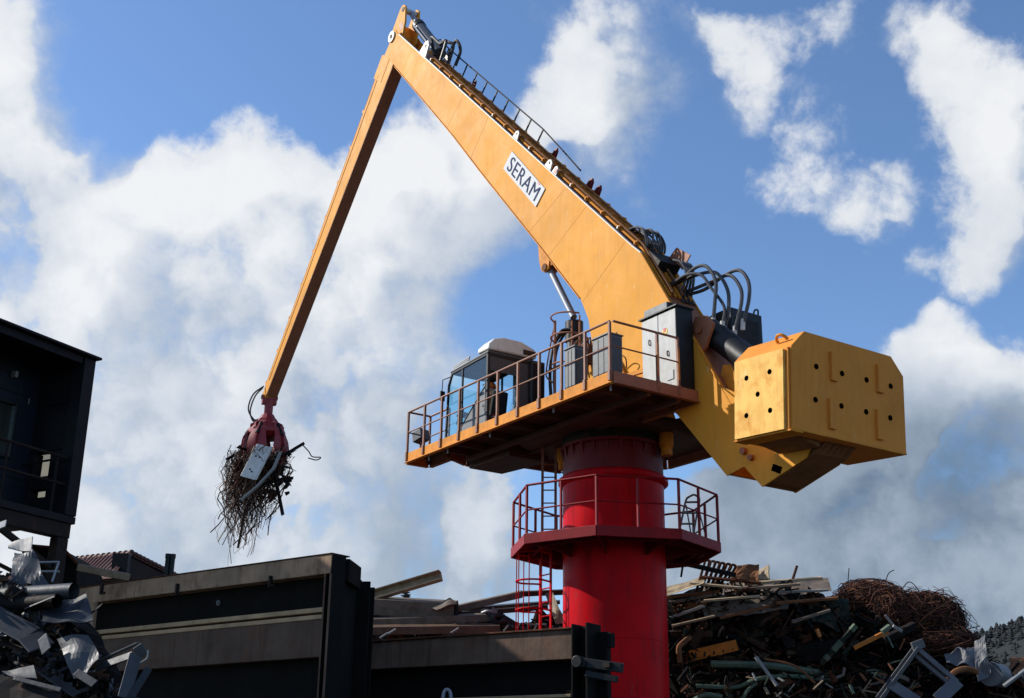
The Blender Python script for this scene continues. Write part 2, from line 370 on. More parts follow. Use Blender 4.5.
# crane coordinates: x = along the boom (forward), y = towards the sunny side with the cab, z = up
def seg(p, q, t): return tuple(a+(b-a)*t for a, b in zip(p, q))

# --- red column
RC = 1.129
p = MB(); prof = [(RC, 0), (RC, 8.42)]
p.lathe(prof, 96)
column = p.build('column', 'red_paint', crane, smooth=True)
for zz in (2.6, 5.0):
    p = MB(); p.tube([(math.cos(t)*(RC-.002), math.sin(t)*(RC-.002), zz) for t in [2*math.pi*i/96 for i in range(97)]], .010, 6, cap=False); p.build('weld_seam', 'red_paint', column)
p = MB(); p.lathe([(RC, 8.40), (RC+.03, 8.41), (RC+.10, 8.47), (RC+.10, 8.56), (RC+.02, 8.62), (RC-.01, 8.62)], 96); p.build('flange', 'red_paint', column, smooth=True)
p = MB(); p.lathe([(RC-.005, 8.6), (RC+.0, 8.62), (RC-.02, 9.22), (RC+.05, 9.24), (RC+.05, 9.30), (RC-.3, 9.30)], 96); p.build('collar', 'red_dark', column, smooth=True)
for k in range(24):
    a = 2*math.pi*k/24; p = MB(); c, s_ = math.cos(a), math.sin(a)
    T = lambda r, z, w: (c*r - s_*w, s_*r + c*w, z)
    w = .025
    p.add([T(RC-.02,9.23,-w),T(RC+.05,9.23,-w),T(RC-.015,8.98,-w),T(RC-.02,9.23,w),T(RC+.05,9.23,w),T(RC-.015,8.98,w)], [(0,1,2),(5,4,3),(0,3,4,1),(1,4,5,2),(2,5,3,0)])
    p.build('gusset', 'red_dark', column)
p = MB(); p.lathe([(.5, 9.25), (RC-.12, 9.26), (RC-.12, 9.30), (RC+.02, 9.31), (RC+.02, 9.50), (.5, 9.50)], 72); p.build('slewing_ring', 'black_steel', column, smooth=True)
p = MB(); p.box(-.0, .3, -.34, 0, 0, .3)
for a in (R(205), R(280), R(20)):     # slewing drives hanging beside the ring
    q = MB(); cx, cy = math.cos(a)*1.0, math.sin(a)*1.0
    q.lathe([(.0, 9.0), (.13, 9.0), (.13, 9.2), (.16, 9.2), (.16, 9.55)], 20, cx*1.32, cy*1.32); q.build('slewing_motor', 'yellow_trim', column, smooth=True)

# --- octagonal service platform round the column
ZP = 7.069; RP = 2.314; camaz = -HEAD
def octv(k, r=RP):
    th = -R(100) - .06 + k*math.pi/4           # in world, from the side that faces the street
    wx, wy = r*math.sin(th), -r*math.cos(th)
    c, s_ = math.cos(-HEAD), math.sin(-HEAD); return Vector((wx*c - wy*s_, wx*s_ + wy*c, 0))
p = MB(); poly = [tuple(octv(k, RP-.05)[:2]) for k in range(8)]
inner = [(math.cos(a)*(RC+.01), math.sin(a)*(RC+.01)) for a in [math.atan2(v[1], v[0]) for v in poly]]
vs = [(x, y, z) for z in (ZP-.03, ZP) for ring in (poly, inner) for x, y in ring]
fs = []
for i in range(8):
    j = (i+1) % 8; fs += [(i, 8+i, 8+j, j), (16+i, 16+j, 24+j, 24+i), (i, j, 16+j, 16+i), (8+i, 24+i, 24+j, 8+j)]
p.add(vs, fs)
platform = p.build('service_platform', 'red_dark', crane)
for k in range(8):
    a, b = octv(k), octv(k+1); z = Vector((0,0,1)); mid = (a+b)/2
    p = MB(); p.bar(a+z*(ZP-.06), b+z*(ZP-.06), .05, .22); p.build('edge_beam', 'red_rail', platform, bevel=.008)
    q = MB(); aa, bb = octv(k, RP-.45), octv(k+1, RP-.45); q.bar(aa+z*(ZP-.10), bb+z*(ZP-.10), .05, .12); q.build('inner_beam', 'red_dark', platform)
    r_ = MB(); d = a.normalized()
    sx = d.cross(z)*.02
    P = [d*(RC-.01)+z*(ZP-.03), d*(RP-.06)+z*(ZP-.03), d*(RP-.06)+z*(ZP-.17), d*(RC+.45)+z*(ZP-.20), d*(RC-.01)+z*(ZP-.33)]
    r_.add([v+sx for v in P]+[v-sx for v in P], [(0,1,2,3,4),(9,8,7,6,5)]+[(i,i+5,(i+1)%5+5,(i+1)%5) for i in range(5)])
    r_.build('bracket', 'red_dark', platform)
    for t in (0, .5):
        c_ = a.lerp(b, t); c_ = c_*(1-.012)
        p = MB(); p.bar(c_+z*(ZP-.1), c_+z*(ZP+1.08), .045, .045); p.build('handrail_post', 'red_rail', platform)
    for h, nm, rr in ((1.1, 'handrail', .026), (.56, 'middle_rail', .018)):
        p = MB(); p.tube([a*.988+z*(ZP+h), b*.988+z*(ZP+h)], rr, 8); p.build(nm, 'red_rail', platform)
# caged ladder hanging below the platform, and the ladder from platform to deck
def w2c(x, y):
    c, s_ = math.cos(-HEAD), math.sin(-HEAD); return Vector((x*c-y*s_, x*s_+y*c, 0))
def ladder(name, bx, by, z0, z1, mt, cage, face, wid=.42, cagez0=None):
    root = None; o_ = w2c(bx, by); n_ = w2c(math.cos(face), math.sin(face)); sx = Vector((-n_.y, n_.x, 0)); z = Vector((0,0,1))
    for sg in (-1, 1):
        p = MB(); p.bar(o_+sx*sg*wid/2+z*z0, o_+sx*sg*wid/2+z*z1, .06, .03, up=n_)
        if root is None: root = p.build(name, mt, crane)
        else: p.build('side_rail', mt, root)
    k = int((z1-z0-.2)/.3)
    for i in range(k):
        p = MB(); p.tube([o_-sx*wid/2+z*(z0+.2+i*.3), o_+sx*wid/2+z*(z0+.2+i*.3)], .016, 6); p.build('rung', mt, root)
    if cage:
        zz = cagez0; hoops = []
        while zz < z1-.05: hoops.append(zz); zz += .62
        def hp(t, zz): return o_ + sx*math.cos(t)*(-.36) + n_*(.34+.36*math.sin(t)) + z*zz if 0 <= t <= math.pi else o_
        for zz in hoops:
            p = MB(); p.tube([o_-sx*wid/2+z*zz]+[hp(math.pi*i/12, zz) for i in range(13)]+[o_+sx*wid/2+z*zz], .022, 6); p.build('cage_hoop', mt, root)
        for i in (0, 3, 6, 9, 12):
            p = MB(); p.tube([hp(math.pi*i/12, hoops[0]-.1), hp(math.pi*i/12, hoops[-1]+.1)], .013, 6); p.build('cage_strap', mt, root)
    return root
ladder('caged_ladder', -1.50, .30, .0, ZP-.05, 'red_paint', True, R(212), .42, 2.6)
ladder('deck_ladder', -1.42, .55, ZP, 9.55, 'rail_brown', False, R(-95), .3)

# --- slewing deck
ZD = 9.757; FB = .238
DP = [(4.68,2.66),(4.68,2.06),(3.60,2.06),(3.93,1.42),(3.94,.34),(3.25,.32),(3.15,-.9),(1.22,-2.68),(-3.0,-2.7),(-3.0,-.52),(-1.6,-.52),(-1.6,.47),(-3.336,.47),(-3.336,2.66)]
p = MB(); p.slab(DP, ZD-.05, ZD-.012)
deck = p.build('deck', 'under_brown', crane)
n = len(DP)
for i in range(n):
    a, b = Vector((*DP[i],0)), Vector((*DP[(i+1)%n],0)); d = (b-a).normalized(); nrm = Vector((d.y, -d.x, 0))
    if i in (9, 10): continue
    p = MB(); lip = MB(); z = Vector((0,0,1))
    p.bar(a+z*(ZD-FB/2)+nrm*-.03, b+z*(ZD-FB/2)+nrm*-.03, .03, FB)
    p.build('edge_beam', 'yellow_trim' if i in (0,13) else 'rust_and_shade_paint', deck, bevel=.006)
    lip.bar(a+z*(ZD-FB-.012)+nrm*-.05, b+z*(ZD-FB-.012)+nrm*-.05, .11, .018); lip.build('edge_flange', 'yellow_trim' if i in (0,13) else 'rust_and_shade_paint', deck)
# thin shadow groove along the sunny edge: a proud kick plate
p = MB(); p.box(-3.34, 4.685, 2.663, 2.672, ZD-.075, ZD+.0); p.build('kick_plate', 'yellow_trim', deck)
p = MB(); p.box(-3.34, 4.685, 2.663, 2.675, ZD-FB, ZD-.10); p.build('kick_plate', 'yellow_trim', deck)
p = MB(); p.box(-3.352, -3.342, .47, 2.66, ZD-.09, ZD-.005); p.build('kick_plate', 'rust_and_shade_paint', deck)
for u in (-2.6,-1.55,-.5,.55,1.6,2.65,3.3):
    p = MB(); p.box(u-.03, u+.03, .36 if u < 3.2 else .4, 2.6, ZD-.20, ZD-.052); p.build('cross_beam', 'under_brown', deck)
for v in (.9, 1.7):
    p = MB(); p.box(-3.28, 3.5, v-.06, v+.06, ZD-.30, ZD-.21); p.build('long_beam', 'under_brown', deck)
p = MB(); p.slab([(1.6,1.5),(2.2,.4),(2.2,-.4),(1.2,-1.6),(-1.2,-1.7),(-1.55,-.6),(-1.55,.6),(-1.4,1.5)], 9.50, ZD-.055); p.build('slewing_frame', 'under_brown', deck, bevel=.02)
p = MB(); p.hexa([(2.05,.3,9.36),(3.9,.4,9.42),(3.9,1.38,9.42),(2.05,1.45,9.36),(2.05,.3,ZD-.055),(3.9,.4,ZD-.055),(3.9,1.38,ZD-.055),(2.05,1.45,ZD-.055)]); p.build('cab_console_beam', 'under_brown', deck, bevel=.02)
RAILH = 1.043
def railing(pts, posts, par, mt='rail_brown', h=RAILH, base=ZD):
    z = Vector((0,0,1))
    P = [Vector((*q,0)) for q in pts]
    for (hh, nm, rr) in ((h, 'handrail', .026), (h*.5, 'middle_rail', .017)):
        for a, b in zip(P, P[1:]):
            p = MB(); p.tube([a+z*(base+hh), b+z*(base+hh)], rr, 8); p.build(nm, mt, par)
    for q in posts:
        q = Vector((*q,0)); p = MB(); p.bar(q+z*(base-.2), q+z*(base+h-.01), .05, .05); p.build('handrail_post', mt, par)
        p = MB(); p.bar(q+z*(base-.19), q+z*(base+.02), .085, .065); p.build('post_socket', mt, par)
up_ = [4.66 + (-3.31-4.66)*i/10 for i in range(11)]
railing([(-3.31,2.70),(4.66,2.70),(4.66,2.08),(3.75,2.08)], [(u,2.70) for u in up_]+[(4.66,2.08),(3.75,2.08)], deck)
railing([(-3.36,2.66),(-3.36,.95)], [(-3.36,1.52),(-3.36,.97)], deck)
# floodlight at the front corner of the deck
p = MB(); p.obox((4.45,2.45,ZD+.42), Vector((.12,.05,-.05)), Vector((-.06,.16,0)), Vector((.03,.0,.13))); fl = p.build('floodlight', 'dark_grey', deck, bevel=.015)
p = MB(); p.obox((4.56,2.50,ZD+.37), Vector((.012,.005,-.005)), Vector((-.05,.14,0)), Vector((.025,0,.11))); p.build('lens', 'lamp_glass', fl)
p = MB(); p.bar((4.45,2.45,ZD-.02), (4.45,2.45,ZD+.36), .04, .04); p.build('bracket', 'rail_brown', fl)
# downlight stubs below the edge
for u in (3.75, 2.9, 1.1, -1.3, -3.2):
    p = MB(); p.tube([(u,2.6,ZD-FB-.12),(u,2.6,ZD-FB+.02)], .022, 8); p.build('drain_stub', 'zinc', deck)

# --- operator's cab
c_ = MB(); c0, c1, v0, v1, zt = 1.42, 3.26, 1.34, 2.46, 11.52
c_.box(c0, c1, v0, v1, ZD-.01, ZD+.10)
cab = c_.build('cab', 'dark_grey', crane, bevel=.01)
def cbar(a, b, w, mt='black_paint', nm='pillar'): q = MB(); q.bar(a, b, w, w); return q.build(nm, mt, cab, bevel=.008)
FT = (3.17, 11.42); 
for v in (v0, v1):
    cbar((c1-.02, v, ZD+.1), (FT[0], v, FT[1]-.25), .05)
    cbar((FT[0], v, FT[1]-.27), (FT[0]-.16, v, FT[1]+.02), .05)
    cbar((c0+.03, v, ZD+.1), (c0+.03, v, zt-.04), .07)
    cbar((FT[0]-.15, v, FT[1]), (c0+.03, v, zt-.03), .055, nm='roof_rail')
    cbar((2.55, v, ZD+.1), (2.55, v, 11.44), .045)
cbar((c0+.03, v0, zt-.04), (c0+.03, v1, zt-.04), .07, nm='roof_rail'); cbar((FT[0]-.15, v0, FT[1]), (FT[0]-.15, v1, FT[1]), .05, nm='roof_rail')
cbar((c1-.02, v0, ZD+.12), (c1-.02, v1, ZD+.12), .06, nm='sill')
def pane(poly, v, nm='window_pane', mt='cab_glass', t=.008): q = MB(); q.prism(poly, v-t/2, v+t/2); return q.build(nm, mt, cab)
for v in (v0, v1):
    pane([(c1-.04,ZD+.1),(2.58,ZD+.1),(2.58,11.42),(FT[0]-.15,11.40),(FT[0]-.02,11.16)], v)
    pane([(2.52,ZD+.62),(c0+.07,ZD+1.02),(c0+.07,zt-.06),(2.52,11.43)], v)
pane([(2.52,ZD+.10),(2.52,ZD+.24),(c0+.07,ZD+1.02),(c0+.07,ZD+.10)], v1+.004, 'door_panel', 'grey_box', .02)
pane([(2.52,ZD+.10),(2.52,ZD+.6),(c0+.07,ZD+1.0),(c0+.07,ZD+.10)], v0-.004, 'door_panel', 'dark_grey', .02)
pane([(2.52,ZD+.24),(2.52,ZD+.62),(c0+.07,ZD+1.02)], v1, 'window_pane')
cbar((2.53, v1+.012, ZD+.24), (c0+.07, v1+.012, ZD+1.02), .03, nm='diagonal_bar')
q = MB(); q.hexa([(c1-.025,v0+.03,ZD+.13),(c1-.015,v0+.03,ZD+.13),(c1-.015,v1-.03,ZD+.13),(c1-.025,v1-.03,ZD+.13),(FT[0]-.005,v0+.03,11.16),(FT[0]+.005,v0+.03,11.16),(FT[0]+.005,v1-.03,11.16),(FT[0]-.005,v1-.03,11.16)]); q.build('windscreen', 'cab_glass', cab)
q = MB(); q.prism([(FT[0]-.1,11.44),(c0-.02,zt-.01),(c0-.02,zt+.05),(FT[0]-.12,11.48)], v0-.04, v1+.04); roof = q.build('roof', 'dark_grey', cab, bevel=.015)
q = MB(); q.box(c0+.0, c0+.05, v0+.03, v0+.34, ZD+.1, zt-.08); q.build('rear_panel', 'dark_grey', cab)
q = MB(); q.box(c0+.0, c0+.04, v0+.34, v1-.03, zt-.42, zt-.08); q.build('rear_header', 'dark_grey', cab)
# air conditioner on the roof
q = MB(); pr = [(2.52,11.58),(2.50,11.72),(2.36,11.87),(2.1,11.95),(1.6,11.95),(1.25,11.84),(1.16,11.78),(1.16,11.60)]
vs = [(1.36,a,b) for a,b in pr]+[(1.85,a,b if b < 11.65 else b-.03) for a,b in pr]; k = len(pr)
q.add(vs, [tuple(range(k-1,-1,-1)), tuple(range(k,2*k))]+[(i,(i+1)%k,(i+1)%k+k,i+k) for i in range(k)])
ac = q.build('air_conditioner', 'cream', roof, bevel=.04)
q = MB(); q.box(1.345, 1.36, 1.2, 1.55, 11.64, 11.76); q.build('grille', 'scrap_brown', ac) if False else q.build('vent_grille', 'scrap_brown', roof)
# mesh guard on the roof in front of it
gd = MB(); 
for i in range(9):
    u = 2.42+i*.085; gd.bar((u,2.40,11.50),(u,2.40-.04,11.72-i*.012), .012, .012)
for j in range(4): gd.bar((2.40,2.40-.01*j,11.54+j*.055),(3.12,2.40-.01*j,11.50+j*.045), .03, .028)
gd.build('roof_guard', 'zinc', roof)
q = MB(); q.tube([(c0+.05,v0+.12,zt),(c0+.05,v0+.12,zt+.1),(c0+.05,v0+.3,zt+.12)], .018, 6); q.build('grab_handle', 'zinc', roof)
q = MB(); q.tube([(c1+.0,v1-.3,ZD+.5),(c1-.02,v1-.42,ZD+1.15)], .012, 6); q.bar((c1-.01,v1-.5,ZD+.75),(c1-.02,v1-.36,ZD+1.35), .02, .03); q.build('wiper', 'black_paint', cab)
q = MB(); q.tube([(FT[0]-.1,v1+.02,11.35),(FT[0]+.1,v1+.12,11.3),(FT[0]+.12,v1+.12,11.0)], .012, 6); q.box(FT[0]+.09,FT[0]+.13,v1+.05,v1+.17,10.78,11.02); q.build('mirror', 'black_paint', cab)
for zz in (ZD+.5, ZD+1.0):
    q = MB(); q.box(c0+.10,c0+.2,v1+.018,v1+.04,zz,zz+.035); q.build('door_handle', 'black_paint', cab)
q = MB(); q.tube([(c0+.02,v1+.03,ZD+.25),(c0+.02,v1+.08,ZD+.3),(c0+.02,v1+.08,ZD+1.05),(c0+.02,v1+.03,ZD+1.1)], .014, 6); q.build('grab_bar', 'zinc', cab)
# seat and desk inside
q = MB(); q.box(2.0,2.5,1.62,2.1,ZD+.35,ZD+.47); q.hexa([(1.9,1.64,ZD+.42),(2.0,1.64,ZD+.42),(2.0,2.08,ZD+.42),(1.9,2.08,ZD+.42),(1.78,1.66,ZD+1.02),(1.88,1.66,ZD+1.05),(1.88,2.06,ZD+1.05),(1.78,2.06,ZD+1.02)]); q.box(2.05,2.4,1.75,1.98,ZD+.09,ZD+.36)
q.build('seat', 'seat_black', cab, bevel=.03)
q = MB(); q.box(2.75,3.05,1.5,2.3,ZD+.62,ZD+.68); q.box(2.8,3.0,1.8,2.0,ZD+.1,ZD+.62); q.build('console', 'dark_grey', cab, bevel=.015)
# dark locker behind the cab
q = MB(); q.box(1.42, 2.2, .88, 1.27, ZD, 11.58); lc = q.build('locker', 'dark_grey', crane, bevel=.015)
q = MB(); q.box(1.405, 1.42, .92, 1.23, ZD+.12, 11.5); q.build('locker_door', 'black_paint', lc, bevel=.005)

# --- boom
VB = .45
E1 = Vector((-.704, 0, -.710)).normalized(); NB = Vector((-E1.z*-1, 0, 0))
T0 = Vector((10.46, 0, 25.65)); TK = Vector((-1.52, 0, 13.57)); E1 = (TK-T0).normalized(); NB = Vector((E1.z, 0, -E1.x)); BL = (TK-T0).length
def bt(t, v, h): return T0 + E1*t + NB*h + Vector((0, v, 0))
TOP = [(10.46,25.65),(-1.36,13.72),(-1.67,13.43),(-2.56,11.99),(-3.33,10.85),(-4.35,9.18)]
BOT = [(10.77,24.69),(6.73,20.2),(5.19,18.39),(2.24,15.01),(.6,13.08),(.29,12.45),(.1,11.6),(-.5,10.95),(-1.3,10.5),(-2.67,9.45),(-4.09,7.84)]
TAIL = [(-4.57,7.93),(-5.02,7.45),(-6.16,7.78),(-6.35,8.04),(-6.3,8.35),(-5.5,8.45),(-4.75,8.55)]
side = TOP[:1] + [(10.72,25.98),(10.93,26.02),(11.08,25.85),(11.06,25.4),(11.0,25.05)] + BOT + TAIL + TOP[:0:-1]
p = MB(); p.prism(side, VB-.035, VB); boom = p.build('boom', 'yellow_paint', crane, bevel=.006)
p = MB(); p.prism(side, -VB, -VB+.035); p.build('side_plate', 'yellow_paint', boom, bevel=.006)
def strip(pts, v0_, v1_, t, nm, mt, par, inset=0):
    q = MB()
    for a, b in zip(pts, pts[1:]):
        a, b = Vector((a[0],0,a[1])), Vector((b[0],0,b[1])); d = (b-a).normalized(); nn = Vector((d.z,0,-d.x))
        q.obox((a+b)/2+nn*(inset)+Vector((0,(v0_+v1_)/2,0)), d*((b-a).length/2+.005), Vector((0,(v1_-v0_)/2,0)), nn*t/2)
    return q.build(nm, mt, par)
strip([(9.6,24.78)]+TOP[1:], -VB+.036, VB-.036, .03, 'top_plate', 'rust_and_shade_paint', boom, -.05)
strip([(10.3,24.17)]+BOT[1:], -VB+.036, VB-.036, .03, 'bottom_plate', 'yellow_trim', boom, .04)
strip(TAIL[:3], -VB+.036, VB-.036, .03, 'tail_plate', 'saddle_brown', boom, .04)
# edge flanges; the sunlit white of the top edge is put into its colour
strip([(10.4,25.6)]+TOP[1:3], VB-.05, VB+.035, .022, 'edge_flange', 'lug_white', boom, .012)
strip(TOP[2:], VB-.05, VB+.03, .022, 'edge_flange', 'yellow_trim', boom, .012)
strip([(10.6,24.5)]+BOT[1:5], VB-.05, VB+.03, .022, 'edge_flange', 'yellow_trim', boom, -.012)
# weld seams across the side
for (a, b) in (((2.96+1.85,19.95),(5.7,19.0)), ((1.15+.05,16.2),(2.75,15.6)), ((.33,15.38),(1.9,14.62)), ((-1.1,13.9),(.5,12.95)), ((6.2,21.3),(7.1,20.6))):
    p = MB(); p.bar((a[0],VB+.0012,a[1]), (b[0],VB+.0012,b[1]), .014, .004, up=(0,1,0)); p.build('weld_seam', 'yellow_paint', boom)
# pivot boss at the tip
p = MB(); p.add(*(lambda n_: ([(10.9+.2*math.cos(2*math.pi*i/n_), VB-.01, 25.78+.2*math.sin(2*math.pi*i/n_)) for i in range(n_)]+[(10.9+.2*math.cos(2*math.pi*i/n_), VB+.05, 25.78+.2*math.sin(2*math.pi*i/n_)) for i in range(n_)], [tuple(range(n_)), tuple(range(2*n_-1,n_-1,-1))]+[(i,i+n_,(i+1)%n_+n_,(i+1)%n_) for i in range(n_)]))(24)); p.build('pivot_boss', 'lug_white', boom)
p = MB(); p.tube([(10.9,-VB-.06,25.78),(10.9,VB+.07,25.78)], .075, 16); p.build('pivot_pin', 'black_steel', boom)
# pipes along the top with clamps
for v, h, rr in ((.30,.06,.032),(.30,.15,.03),(.16,.07,.035),(.02,.07,.035),(.02,.17,.03),(-.14,.07,.035),(-.28,.09,.032)):
    pts = [bt(t, v, h) for t in (2.95, 8, BL-.3)]
    k = Vector((-2.4,0,12.15)); pts += [bt(BL-.02, v, h-.01), Vector((k.x-.85*h*1, v, k.z+.52*h))]
    p = MB(); p.tube(pts, rr, 8); p.build('hydraulic_pipe', 'rust_light' if h > .1 else 'yellow_trim', boom, smooth=True)
nclamp = 17
for i in range(nclamp):
    t = 2.95 + i*(BL-3.2)/(nclamp-1)
    p = MB(); p.obox(bt(t, .02, .085), E1*.035, Vector((0,.36,0)), NB*.05); p.build('pipe_clamp', 'yellow_trim', boom, bevel=.006)
    p = MB(); p.obox(bt(t, .400, .08), E1*.022, Vector((0,.012,0)), NB*.035); p.build('clamp_bolt_plate', 'yellow_trim' if i % 3 else 'lug_white', boom)
# white lug plates on the near top edge, dark lifting lugs further down
def lug(t, v, w, h, mt, thick=.03, nm='lug'):
    q = MB(); a = bt(t-w, v, -.02); b = bt(t+w, v, -.02); c = bt(t+w*.55, v, h*.8); d = bt(t-w*.55, v, h*.8); e5 = bt(t, v, h); y = Vector((0,thick/2,0))
    P = [a,b,c,e5,d]; q.add([x-y for x in P]+[x+y for x in P], [(0,1,2,3,4),(9,8,7,6,5)]+[(i,i+5,(i+1)%5+5,(i+1)%5) for i in range(5)]); o = q.build(nm, mt, boom, bevel=.006)
    q = MB(); cc = bt(t, v, h*.62); q.tube([cc-Vector((0,thick*.6,0)), cc+Vector((0,thick*.6,0))], min(w,h)*.2, 12); q.build('lug_hole', 'black_steel', boom); return o
lug(2.35, VB-.02, .30, .52, 'lug_white', .05); lug(2.35, -VB+.02, .30, .52, 'lug_white', .05)
lug(9.9, VB-.015, .17, .26, 'lug_white'); lug(12.05, VB-.015, .20, .26, 'lug_white'); lug(12.45, VB-.015, .14, .24, 'lug_white')
for t in (13.05, 13.5): lug(t, -.30, .16, .36, 'red_dark', .06)
lug(5.0, -.3, .12, .30, 'red_dark', .05); lug(10.9, -.3, .15, .36, 'red_dark', .05)
p = MB(); p.obox(bt(12.47, VB+.004, .1), E1*.05, Vector((0,.004,0)), NB*.06); p.build('warning_sticker', 'sign_red', boom)
# far side handrail on the boom
for i in range(10):
    t = 2.15 + i*.83; p = MB(); p.bar(bt(t,-.42,-.02), bt(t,-.42,.46), .035, .035, up=(0,1,0)); p.build('handrail_post', 'black_steel', boom)
p = MB(); p.tube([bt(1.0,-.42,.0), bt(1.15,-.42,.45), bt(1.3,-.42,.52), bt(2.15,-.42,.47), bt(9.6,-.42,.46), bt(11.0,-.42,.36), bt(12.2,-.42,.26)], .022, 8); p.build('handrail', 'black_steel', boom)
# sign board with the firm's name
X = Vector((2.03-3.58,0,16.53-18.29)).normalized(); Yv = Vector((X.z,0,-X.x)); SC = Vector(((3.58+2.03+2.42+3.98)/4, VB, (18.29+16.53+16.16+17.94)/4))
if Yv.z < 0: Yv = -Yv
p = MB(); p.obox(SC+Vector((0,.014,0)), X*1.17, Yv*.272, Vector((0,.012,0))); sign = p.build('sign_board', 'sign_white', boom, bevel=.003)
cu = bpy.data.curves.new('lettering', 'FONT'); cu.body = 'SERAM'; cu.size = .56; cu.align_x = 'CENTER'; cu.align_y = 'CENTER'; cu.extrude = .004; cu.offset = -.004; cu.space_character = 1.08
tmp = bpy.data.objects.new('tmp', cu); COL.objects.link(tmp); dg = bpy.context.evaluated_depsgraph_get()
me = bpy.data.meshes.new_from_object(tmp.evaluated_get(dg)); bpy.data.objects.remove(tmp)
me.materials.clear(); me.materials.append(MATS['sign_ink'])
xs = [v.co.x for v in me.vertices]; ys = [v.co.y for v in me.vertices]; mx, my = (max(xs)+min(xs))/2, (max(ys)+min(ys))/2; kx, ky = 1.98/(max(xs)-min(xs)), .40/(max(ys)-min(ys))
for v in me.vertices: v.co = SC + X*(v.co.x-mx)*kx + Yv*(v.co.y-my)*ky + Vector((0, .0335+v.co.z, 0))
lo = bpy.data.objects.new('lettering', me); COL.objects.link(lo); lo.parent = sign
p = MB(); p.obox(SC+X*.80+Yv*.232+Vector((0,.031,0)), X*.05, Yv*.022, Vector((0,.003,0))); p.build('red_mark', 'sign_red', sign)
# bracket plate and valve block near the bend
p = MB(); p.prism([(-2.05,13.62),(-2.50,13.28),(-2.22,13.02),(-1.78,13.45)], -.30, -.27); p.build('bracket_plate', 'rust_and_shade_paint', boom)
p = MB(); p.obox((-1.85,0,13.2), E1*.28, Vector((0,.3,0)), NB*.16); p.build('valve_block', 'black_steel', boom, bevel=.02)
# hinge brackets on the tail
p = MB(); p.prism([(-3.05,11.05),(-3.29,11.42),(-3.62,11.35),(-3.82,11.12),(-3.56,10.66),(-3.4,10.55)], VB-.14, VB-.06); p.build('rod_bracket', 'rust_and_shade_paint', boom, bevel=.01)
p = MB(); p.tube([(-3.42,VB-.04,11.08),(-3.42,VB+.0,11.08)], .08, 14); p.build('bracket_pin', 'rust_and_shade_paint', boom)
p = MB(); p.prism([(-3.70,9.9),(-3.85,10.25),(-4.05,10.2),(-4.2,9.95),(-4.1,9.45)], VB-.30, VB-.26); p.build('rod_bracket', 'yellow_trim', boom, bevel=.008)
p = MB(); p.prism([(-4.05,9.68),(-4.25,9.2),(-4.6,8.9),(-4.45,9.45)], VB-.02, VB+.03); p.build('stop_plate', 'yellow_paint', boom)
p = MB(); p.tube([(-4.62,VB-.01,8.22),(-4.62,VB+.09,8.22)], .07, 14); p.build('tail_pin', 'rust_and_shade_paint', boom)
p = MB(); p.tube([(-4.80,VB-.01,8.06),(-4.80,VB+.08,8.06)], .06, 14); p.build('tail_pin', 'rust_and_shade_paint', boom)
p = MB(); p.obox((-5.42,VB+.002,7.72), Vector((.11,0,.055)), Vector((0,.006,0)), Vector((-.03,0,.06))); p.build('slot', 'hole_black', boom)

# --- pivot bracket carrying the boom on the deck
for sg in (-1, 1):
    p = MB(); p.prism([(.55,ZD-.03),(.30,11.5),(.02,11.85),(-.45,11.75),(-1.2,10.6),(-1.55,ZD-.03)], sg*(VB+.05), sg*(VB+.11)); o = p.build('pivot_bracket', 'yellow_paint', crane, bevel=.01)
    q = MB(); q.tube([(-.05,sg*(VB+.10),11.45),(-.05,sg*(VB+.19),11.45)], .26, 24); q.build('pivot_cap', 'rust_light', o, smooth=True)
    q = MB(); q.bar((-1.25,sg*(VB+.08),ZD), (-2.1,sg*(VB+.3),ZD), .1, .1) if False else q.bar((-.9,sg*(VB+.17),10.55), (-1.75,sg*(VB+.17),ZD), .10, .10); q.build('brace', 'rust_and_shade_paint', o)
    q = MB(); q.bar((-.55,sg*(VB+.17),10.62), (-2.1,sg*(VB+.17),10.55), .07, .09); q.build('brace', 'yellow_trim', o)
    q = MB(); q.tube(smoothpath([(-.9,sg*(VB+.13),10.95),(-1.1,sg*(VB+.2),11.1),(-1.3,sg*(VB+.2),11.0),(-1.25,sg*(VB+.13),10.8)],5), .014, 6); q.build('handle', 'black_steel', o)

# --- lifting cylinder
p = MB(); p.tube([(1.03,.3,12.4),(1.15,.3,ZD+.1)], .17, 24); cyl = p.build('lift_cylinder', 'cylinder_grey', crane, smooth=True)
p = MB(); p.tube([(1.03,.3,12.62),(1.04,.3,12.12)], .22, 24); p.build('gland', 'black_paint', cyl, smooth=True)
p = MB(); p.tube([(1.05,.3,12.75),(2.02,.3,14.32)], .085, 20); p.build('rod', 'chrome', cyl, smooth=True)
for vv in (.18, .42):
    p = MB(); p.prism([(1.84,14.52),(2.35,15.12),(2.30,14.62),(2.2,14.32),(2.05,14.22),(1.9,14.28)], vv-.03, vv+.03); p.build('clevis', 'yellow_trim', cyl, bevel=.008)
p = MB(); p.tube([(2.05,.12,14.36),(2.05,.48,14.36)], .10, 16); p.build('clevis_pin', 'rust_light', cyl, smooth=True)
p = MB(); p.obox((1.15,.3,ZD+.12), Vector((.2,0,0)), Vector((0,.2,0)), Vector((0,0,.14))); p.build('foot', 'yellow_trim', cyl)
for i, (dv, du) in enumerate(((0,0),(.08,.06),(.15,-.05))):
    p = MB(); p.tube(smoothpath([(.80,.5+dv,12.3),(.95,.62+dv,12.25),(1.12+du,.75+dv,11.85),(1.16+du,.8+dv,11.2),(1.1+du,.8+dv,10.5),(1.05,.8+dv,ZD-.02)],8), .035, 8); p.build('hose', 'rubber', cyl, smooth=True)
